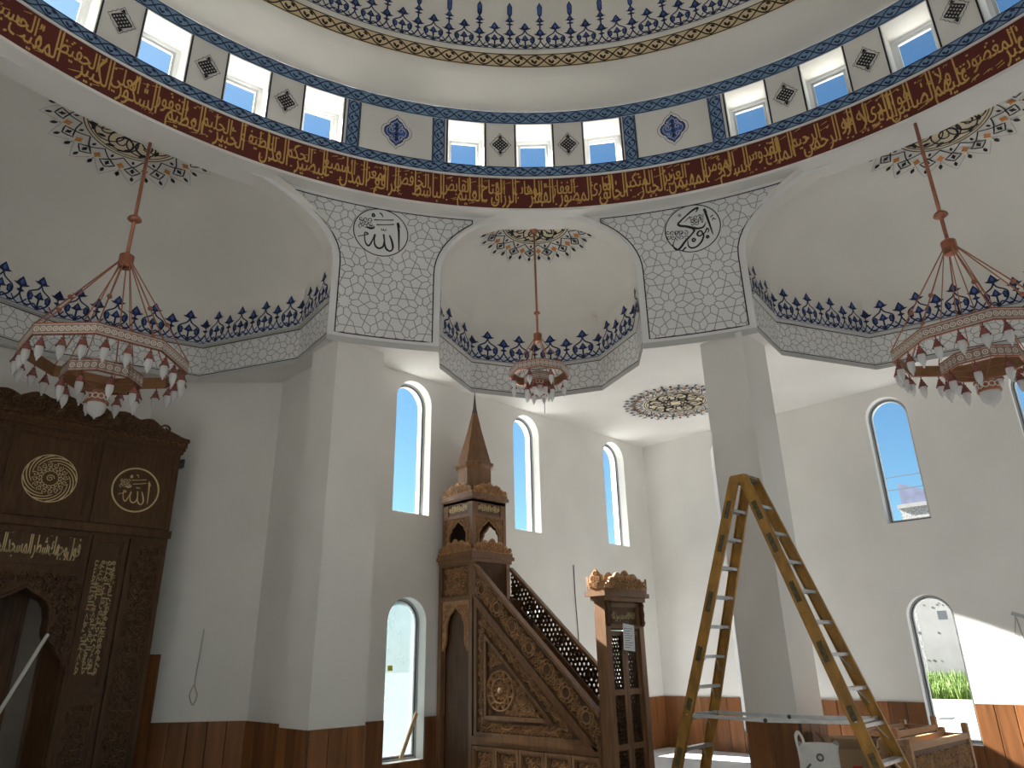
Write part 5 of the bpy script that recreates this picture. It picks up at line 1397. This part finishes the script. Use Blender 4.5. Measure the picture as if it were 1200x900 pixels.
def chandelier(c, z_tip, z_hub, z_knob, z_top, Ro, zo, Ri, zi, label, rot, nlo=3, nli=1, sc=1.0, hb=.13, small=False):
    t = thing('chandelier', label, 'chandelier', (c[0], c[1], z_tip), 'chandeliers hung under the half domes')
    Z = lambda z: z - z_tip
    mb = MB(); mb.tube([(0, 0, Z(z_hub)), (0, 0, Z(z_top))], .017 * (1.3 if not small else 1), 10); mb.build('rod', 'copper', t, True)
    mb = MB(); mb.lathe([(.01, Z(z_top)), (.09 * sc, Z(z_top)), (.08 * sc, Z(z_top) - .04), (.02, Z(z_top) - .09)], (0, 0), 16); mb.build('ceiling_cup', 'copper', t, True)
    mb = MB(); k = .085 if not small else .05; mb.lathe([(.015, Z(z_knob) + k * .8), (k * .5, Z(z_knob) + k * .7), (k * .9, Z(z_knob) + k * .3), (k, Z(z_knob)), (k * .6, Z(z_knob) - k * .3), (.015, Z(z_knob) - k * .5)], (0, 0), 14); mb.build('knob', 'copper', t, True)
    hr = .085 if not small else .065
    mb = MB(); mb.lathe([(.012, Z(z_hub) + hr * 1.6), (hr * .7, Z(z_hub) + hr * 1.2), (hr, Z(z_hub) + hr), (hr, Z(z_hub) - hr * .7), (hr * .8, Z(z_hub) - hr), (.01, Z(z_hub) - hr * 1.1)], (0, 0), 12); mb.build('hub', 'copper', t)
    ca = [rot + 2 * pi * k / 8 for k in range(8)]
    def ring(R, z, name, hb):
        mb = MB(); mb.lathe([(R, Z(z)), (R, Z(z) + hb)], (0, 0), 8, rot); o = mb.build(name, 'pinkmetal', t)
        mb = MB(); mb.lathe([(R - .012, Z(z)), (R - .012, Z(z) + hb)], (0, 0), 8, rot); mb.build('inner_face', 'bronze', o)
        mb = MB()
        for zz in (Z(z), Z(z) + hb): mb.lathe([(R + .006, zz - .006), (R + .006, zz + .006), (R - .018, zz + .006), (R - .018, zz - .006), (R + .006, zz - .006)], (0, 0), 8, rot)
        mb.build('ring_edge', 'copper', o)
        st = MB(); gr = MB()
        for k in range(8):
            a, b = ca[k], ca[(k + 1) % 8]; p = Vector((R * cos(a), R * sin(a), 0)); q = Vector((R * cos(b), R * sin(b), 0)); L = (q - p).length; d = (q - p) / L; nrm = Vector((d.y, -d.x, 0)); m = max(4, int(L / (hb * .50)))
            for j in range(m):
                s = L * (j + .5) / m; cc = p + d * s + nrm * .003; cc.z = Z(z) + hb / 2
                f = lambda x, y, cc=cc, d=d, nrm=nrm: cc + d * x + Vector((0, 0, y))
                r = hb * .20; st.stroke([(r * cos(2 * pi * i / 10), r * sin(2 * pi * i / 10)) for i in range(11)], hb * .09, f)
                for yy in (-.38, .38): st.stroke([(-hb * .25, hb * yy), (hb * .25, hb * yy)], hb * .05, f)
                st.poly(lens(0, 0, hb * .16, hb * .16, 0, 4), f); gr.poly([(-hb * .29, -hb * .40), (hb * .29, -hb * .40), (hb * .29, hb * .40), (-hb * .29, hb * .40)], lambda x, y, f=f, nrm=nrm: f(x, y) - nrm * .0015)
        st.build('ring_ornament', 'stud', o); gr.build('ring_ground', 'bronze' if False else 'pinkmetal', o)
        return o
    ring(Ro, zo, 'outer_ring', hb); ring(Ri, zi, 'inner_ring', hb)
    for k in range(8):
        a = ca[k]
        if small and k % 2: continue
        mb = MB(); p0 = Vector((hr * .8 * cos(a), hr * .8 * sin(a), Z(z_hub))); p1 = Vector((Ro * cos(a), Ro * sin(a), Z(zo) + hb)); mb.tube([p0, p1], .008 if not small else .006, 6); ao = mb.build('suspension_rod', 'copper', t)
        mb = MB(); q = p0.lerp(p1, .62); rr = .030 if not small else .018; mb.lathe([(.002, rr), (rr * .7, rr * .7), (rr, 0), (rr * .7, -rr * .7), (.002, -rr)], (0, 0), 8); mb.v = [(v[0] + q.x, v[1] + q.y, v[2] + q.z) for v in mb.v]; mb.build('bead', 'copper', ao)
        if k % 2 == 0:
            mb = MB(); mb.tube([p0 * .9 + Vector((0, 0, Z(z_hub) * .1)), (Ri * cos(a), Ri * sin(a), Z(zi) + hb)], .006, 5); mb.build('inner_rod', 'copper', t)
            mb = MB(); mb.tube([(Ri * cos(a), Ri * sin(a), Z(zi)), (.05 * cos(a), .05 * sin(a), Z(z_tip) + .34 * sc)], .006, 5); mb.build('bowl_rod', 'copper', t)
    ca_, gl = lamp_meshes(sc)
    def lamp(x, y, z):
        o = bpy.data.objects.new('lamp', ca_); C.objects.link(o); o.parent = t; o.location = (x, y, Z(z))
        g = bpy.data.objects.new('lamp_glass', gl); C.objects.link(g); g.parent = o
    for R, z, nn in ((Ro, zo, nlo), (Ri, zi, nli)):
        for k in range(8):
            a, b = ca[k], ca[(k + 1) % 8]
            for j in range(nn):
                f = (j + .5) / nn; x = R * (cos(a) * (1 - f) + cos(b) * f); y = R * (sin(a) * (1 - f) + sin(b) * f); lamp(x, y, z + .005)
    # bowl at the bottom
    bw = MB(); s = sc; bw.lathe([(.05 * s, .33 * s), (.075 * s, .30 * s), (.11 * s, .27 * s), (.115 * s, .19 * s), (.125 * s, .18 * s), (.12 * s, .165 * s), (.09 * s, .165 * s)], (0, 0), 16); bo = bw.build('bowl_cup', 'copper', t)
    st = MB(); n = 12
    for k in range(n):
        a = 2 * pi * k / n; st.stroke([(.03 * s * cos(2 * pi * i / 8), .03 * s * sin(2 * pi * i / 8)) for i in range(9)], .012 * s, lambda x, y, a=a: Vector((.1165 * s * cos(a + x / (.115 * s)), .1165 * s * sin(a + x / (.115 * s)), .23 * s + y)))
    st.build('bowl_ornament', 'stud', bo)
    bw = MB(); bw.lathe([(.10 * s, .17 * s), (.105 * s, .13 * s), (.095 * s, .08 * s), (.065 * s, .035 * s), (.03 * s, .01 * s), (.012 * s, .0), (.014 * s, -.012 * s), (.001, -.025 * s)], (0, 0), 16); bw.build('bowl_glass', 'frost', t, True)
    return t
chandelier((2.09, 8.69), 4.22, 6.24, 6.85, 8.20, .88, 4.88, .42, 4.64, 'large octagonal chandelier hanging before the carved prayer niche', pi / 8)
chandelier((9.10, 1.42), 4.12, 6.16, 6.62, 8.20, .88, 4.80, .42, 4.56, 'large octagonal chandelier hanging in front of the right wall windows', pi / 8)
chandelier((7.30, 6.60), 5.20, 6.14, 6.56, 8.08, .44, 5.50, .22, 5.39, 'small octagonal chandelier hanging in the corner half dome', 0, nlo=1, nli=1, sc=.86, hb=.12, small=True)

# ================================================================== LADDER
LC = (7.80, 3.83)
lad = thing('step_ladder', 'tall orange fibreglass twin step ladder in front of the free pier', 'ladder', (LC[0], LC[1], 0))
HT = 3.52; NS = 11
def rail_pt(sx, sy, z):
    t = z / HT; return Vector((sx * (.345 + (.165 - .345) * t), sy * (1.245 + (.05 - 1.245) * t), z))
for sy in (1, -1):
    for sx in (-1, 1):
        a = rail_pt(sx, sy, 0); b = rail_pt(sx, sy, HT); d = (b - a).normalized(); wv = Vector((0, 1, 0)); wv = (wv - d * wv.dot(d)).normalized(); nv = Vector((1, 0, 0)); nv = (nv - d * nv.dot(d)).normalized()
        mb = MB(); i = 0
        # C-channel: web and two flanges
        def bx(o1, o2, w1, w2):
            k = len(mb.v)
            for p in (a, b):
                for u, v in ((o1, w1), (o2, w1), (o2, w2), (o1, w2)): mb.v.append(tuple(p + nv * (-sx) * u + wv * v))
            mb.f.extend([tuple(k + q for q in t) for t in ((0, 1, 2, 3), (7, 6, 5, 4), (0, 4, 5, 1), (1, 5, 6, 2), (2, 6, 7, 3), (3, 7, 4, 0))])
        bx(0, .008, -.060, .060); bx(0, .034, -.060, -.050); bx(0, .034, .050, .060)
        ro = mb.build('rail', 'fibre', lad)
        mb = MB(); k = len(mb.v); mb.bar(a + wv * 0, a + d * .09, .05, .11); mb.build('foot', 'blackplastic', ro)
        rr = random.Random(int(10 + sx + 3 * sy))
        for zc in (.55, 1.05, 1.7, 2.2, 2.75, 3.15):
            zc += rr.uniform(-.1, .1); hl = rr.uniform(.05, .13); p = a + d * (zc / d.z); f = lambda x, y: p + wv * x + d * y + nv * sx * .0012
            mb = MB(); mb.poly([(-.03, -hl), (.03, -hl), (.03, hl), (-.03, hl)], f); mb.build('worn_label', 'sticker', ro)
    for k in range(1, NS):
        z = k * .317; l = rail_pt(-1, sy, z); r = rail_pt(1, sy, z); mb = MB(); x0, x1, y = l.x + .010, r.x - .010, l.y
        mb.box(x0, x1, y - .045, y + .045, z - .004, z + .004); mb.box(x0, x1, y - .045, y - .039, z - .03, z); mb.box(x0, x1, y + .039, y + .045, z - .03, z)
        so_ = mb.build('tread', 'alu', lad)
        if k <= 5:
            for sx in (-1, 1):
                q = rail_pt(sx, sy, z - .16); e = l if sx < 0 else r; mb = MB(); mb.bar((e.x - sx * .16, y, z - .02), (q.x - sx * .012, q.y, z - .16), .016, .004, (0, 1, 0)); mb.build('tread_brace', 'alu', so_)
mb = MB(); mb.prism([(-.18, -.085), (.18, -.085), (.18, .085), (-.18, .085)], lambda x, y, h: (x, y, h), HT - .01, HT + .025); mb.box(-.185, -.178, -.085, .085, HT - .07, HT + .02); mb.box(.178, .185, -.085, .085, HT - .07, HT + .02); mb.build('top_cap', 'fibre', lad)
mb = MB(); mb.box(-.16, .16, -.088, -.02, HT + .026, HT + .03); mb.build('cap_plate', 'alu', lad)
mb = MB(); mb.box(-.12, .12, -.10, .10, HT - .05, HT - .012); mb.build('cap_hinge', 'sticker', lad)
for sx in (-1, 1):
    z = .97; a = rail_pt(sx, 1, z); b = rail_pt(sx, -1, z); m = (a + b) / 2 + Vector((0, 0, -.02))
    for p, q in ((a, m), (m, b)):
        mb = MB(); x = p.x - sx * .02; mb.bar((x, p.y, p.z), (x, q.y, q.z), .012, .036); so_ = mb.build('spreader_arm', 'alu', lad)
    mb = MB(); mb.lathe([(.001, -.012), (.022, -.012), (.022, .012), (.001, .012)], (0, 0), 10); mb.v = [(m.x - sx * .02 + v[2], m.y + v[0], m.z + v[1]) for v in mb.v]; mb.build('spreader_pivot', 'gasket', lad)
z = .97
for sy in (1, -1):
    mb = MB(); mb.box(rail_pt(-1, sy, z).x, rail_pt(1, sy, z).x, rail_pt(1, sy, z).y - .012, rail_pt(1, sy, z).y + .012, z - .012, z + .012); mb.build('cross_bar', 'alu', lad)

# ================================================================== THINGS ON THE FLOOR
# white bag
def bag(loc, rz, W=.40, Dp=.26, H=.70):
    t = thing('woven_bag', 'white woven plastic bag with printing beside the ladder', 'bag', loc); t.rotation_euler = (0, 0, rz); rg = random.Random(5)
    rows = [(0, .92), (.05, 1.0), (.2, 1.03), (.38, 1.02), (.52, .98), (.62, .97), (.67, 1.0), (.70, 1.04)]; n = 28; mb = MB()
    for zi, (z, s) in enumerate(rows):
        for k in range(n):
            a = 2 * pi * k / n; e = .35; cx = abs(cos(a)) ** e * (1 if cos(a) >= 0 else -1); cy = abs(sin(a)) ** e * (1 if sin(a) >= 0 else -1)
            mb.v.append((W / 2 * cx * s + rg.uniform(-.008, .008), Dp / 2 * cy * s * (1 if z < .5 else .8) + rg.uniform(-.008, .008), z + (.02 * sin(3 * a) if z > .6 else 0)))
    for i in range(len(rows) - 1):
        for k in range(n): mb.f.append((i * n + k, i * n + (k + 1) % n, (i + 1) * n + (k + 1) % n, (i + 1) * n + k))
    mb.f.append(tuple(range(n))[::-1]); mb.build('bag_body', 'bag', t, True)
    for sy in (-1, 1):
        mb = MB(); mb.tube(smooth_pts([(-W * .48, sy * Dp * .32, .66), (-W * .50, sy * Dp * .3, .76), (-W * .42, sy * Dp * .3, .80), (-W * .34, sy * Dp * .3, .74), (-W * .32, sy * Dp * .32, .66)], 4), .012, 6); mb.build('handle', 'bag', t)
    mb = MB(); f = lambda x, z: (x, -Dp * .55, z); fs = lambda x, z: (x, -Dp * .555, z)
    mb.stroke([(.0 + .03 * cos(2 * pi * k / 14), .58 + .03 * sin(2 * pi * k / 14)) for k in range(15)], .018, f)
    for q in range(3): mb.poly([(-.13 + .05 * q, .42), (-.11 + .05 * q, .40), (-.09 + .05 * q, .46), (-.12 + .05 * q, .47)], f)
    mb.stroke([(-.15, .47), (-.10, .52)], .02, f); mb.stroke([(-.14, .33), (.12, .34)], .03, f)
    mb.build('print', 'print', t); mb = MB(); mb.poly([(.04, .44), (.16, .45), (.16, .49), (.04, .48)], f); mb.build('print_block', 'tanprint', t)
    return t
bag((8.18, 3.62, 0), radians(-62))
# open cardboard box
t = thing('cardboard_box', 'open brown cardboard box with a red mark behind the ladder foot', 'box', (8.88, 3.56, 0)); t.rotation_euler = (0, 0, radians(-58))
W, Dp, H = .46, .36, .60
for nm, b in (('side', (-W / 2, W / 2, -Dp / 2, -Dp / 2 + .006)), ('side', (-W / 2, W / 2, Dp / 2 - .006, Dp / 2)), ('side', (-W / 2, -W / 2 + .006, -Dp / 2, Dp / 2)), ('side', (W / 2 - .006, W / 2, -Dp / 2, Dp / 2))):
    mb = MB(); mb.box(b[0], b[1], b[2], b[3], 0, H); mb.build('box_side', 'card', t)
mb = MB(); mb.box(-W / 2, W / 2, -Dp / 2, Dp / 2, 0, .006); mb.build('box_base', 'card', t)
for (ax, a, b, n_, tilt) in ((0, (-W / 2, -Dp / 2), (W / 2, -Dp / 2), (0, -1), .75), (1, (W / 2, Dp / 2), (-W / 2, Dp / 2), (0, 1), .5), (2, (-W / 2, Dp / 2), (-W / 2, -Dp / 2), (-1, 0), 1.0), (3, (W / 2, -Dp / 2), (W / 2, Dp / 2), (1, 0), .55)):
    l = .17; o = Vector((n_[0], n_[1], 0)) * l * cos(tilt) + Vector((0, 0, l * sin(tilt))); A = Vector((*a, H)); B = Vector((*b, H)); mb = MB()
    e = Vector((0, 0, .005)); mb.q(A, B, B + o, A + o); mb.q(A + e, B + e, B + o + e, A + o + e); mb.q(A + o, B + o, B + o + e, A + o + e); mb.build('box_flap', 'card', t)
mb = MB(); mb.poly([(-.04, .36), (.06, .36), (.06, .44), (-.04, .44)], lambda x, z: (x, -Dp / 2 - .002, z)); mb.build('red_mark', 'redprint', t)
mb = MB()
for z in (.39, .415): mb.stroke([(-.02, z), (.04, z)], .008, lambda x, z: (x, -Dp / 2 - .003, z))
mb.build('mark_lettering', 'card', t)
# carved benches
def bench(name, label, loc, rz, L, H, Dp, back, wood='oak'):
    t = thing(name, label, 'bench', loc); t.rotation_euler = (0, 0, rz)
    for x in (0, L):
        for y in (0, Dp):
            h = H + (.10 if y == 0 and x == L else .04); mb = MB(); mb.box(x - .03, x + .03, y - .03, y + .03, 0, h - .02); mb.lathe([(.042, h - .02), (.042, h), (.001, h + .01)], (x, y), 4, pi / 4); mb.build('post', wood, t)
    for y in (0, Dp):
        mb = MB(); mb.box(.03, L - .03, y - .025, y + .025, H - .06, H); mb.build('top_rail', wood, t)
        mb = MB(); mb.box(.03, L - .03, y - .02, y + .02, .12, .18); mb.build('lower_rail', wood, t)
        mb = MB(); mb.box(.03, L - .03, y - .008, y + .008, .18, H - .06); po = mb.build('carved_panel', 'oakdark', t)
        mb = MB(); sgn = -1 if y == 0 else 1
        scrolls(mb, [(.05, .20), (L - .05, .20), (L - .05, H - .08), (.05, H - .08)], .085, lambda x, z, h: (x, y + sgn * (.008 + h), z), .016); fine(mb.build('panel_carving', 'oakcarve', po))
    for x in (0, L):
        mb = MB(); mb.box(x - .02, x + .02, .03, Dp - .03, H - .06, H - .01); mb.build('side_rail', wood, t)
    mb = MB(); mb.box(.0, L, .0, Dp, .38, .41); mb.build('seat_board', wood, t)
    return t
bench('carved_bench', 'low carved wooden bench with taller corner post under the lower right window', (8.62, 2.86, 0), radians(-4.5), 1.62, .69, .26, True, 'bench')
bench('carved_bench', 'low carved wooden bench behind the cardboard box against the right wall', (10.2, 3.5, 0), radians(-4), 1.25, .66, .40, True, 'bench')
# crumpled grey sheet by the ladder foot
mb = MB(); rg = random.Random(2); n = 12
for i in range(n + 1):
    for j in range(n + 1): mb.v.append(((i / n - .5) * .55, (j / n - .5) * .4, max(.004, .10 * (1 - ((i / n - .5) ** 2 + (j / n - .5) ** 2) * 4) * rg.uniform(.3, 1.1))))
for i in range(n):
    for j in range(n): mb.f.append((i * (n + 1) + j, (i + 1) * (n + 1) + j, (i + 1) * (n + 1) + j + 1, i * (n + 1) + j + 1))
o = mb.build('crumpled_sheet', 'ledge'); o.location = (8.35, 5.32, 0); tag(o, 'crumpled grey plastic sheet on the floor behind the ladder', 'plastic sheet')
# timber stick leaning in the lower left window recess
mb = MB(); mb.bar((6.36, 8.43, .385), (6.62, 8.45, .92), .05, .022, (0, 1, 0)); tag(place(mb.build('timber_offcut', 'stick'), (6.36, 8.43, .36)), 'short timber offcut leaning in the window beside the wall pier', 'timber')
mb = MB(); mb.box(6.14, 6.22, 8.494, 8.4965, 1.46, 1.53); tag(place(mb.build('sticker', 'yellow'), (6.18, 8.495, 1.5)), 'small yellow sticker on the film covered window', 'sticker')
# loose cables on the walls
def cable(pts, r, label, m='cable'):
    mb = MB(); mb.tube(smooth_pts([tuple(p) for p in pts], 5), r, 6); return tag(place(mb.build('hanging_cable', m), pts[0]), label, 'cable')
nf_ = Vector((-.68, -.73, 0)) * .03
def fp(s, z): # on angled apse wall, s from (4.95,10) towards the niche
    p = Vector((4.95, 10.0, 0)) + Vector((-.732, .681, 0)) * s; return (p.x + nf_.x, p.y + nf_.y, z)
cable([fp(.72, 2.05), fp(.735, 1.7), fp(.75, 1.35), fp(.70, 1.2), fp(.74, 1.08), fp(.80, 1.2), fp(.76, 1.33)], .008, 'thin pale cable looped on the angled apse wall')
cable([(9.96, 8.33, 3.12), (9.97, 8.335, 2.6), (9.99, 8.33, 2.1), (10.0, 8.33, 1.75)], .008, 'thin straight cable on the wall above the pulpit stair', 'darkcable')
cable([(12.44, 2.37, 2.02), (12.43, 2.42, 1.8), (12.43, 2.55, 1.45), (12.43, 2.40, 1.30), (12.43, 2.28, 1.28), (12.43, 2.33, 1.6), (12.44, 2.36, 2.0)], .009, 'tangled white cable loop on the right wall')
mb = MB(); mb.bar((12.41, 2.40, 2.06), (12.41, 1.75, 1.80), .03, .05); tag(place(mb.build('conduit', 'greyframe'), (12.41, 2.4, 2.06)), 'grey conduit bracket above the cable loop on the right wall', 'conduit')
cable([(7.34, 6.55, 5.17), (7.36, 6.56, 5.05), (7.33, 6.54, 4.92)], .004, 'thin wire dangling under the small corner chandelier', 'darkcable')
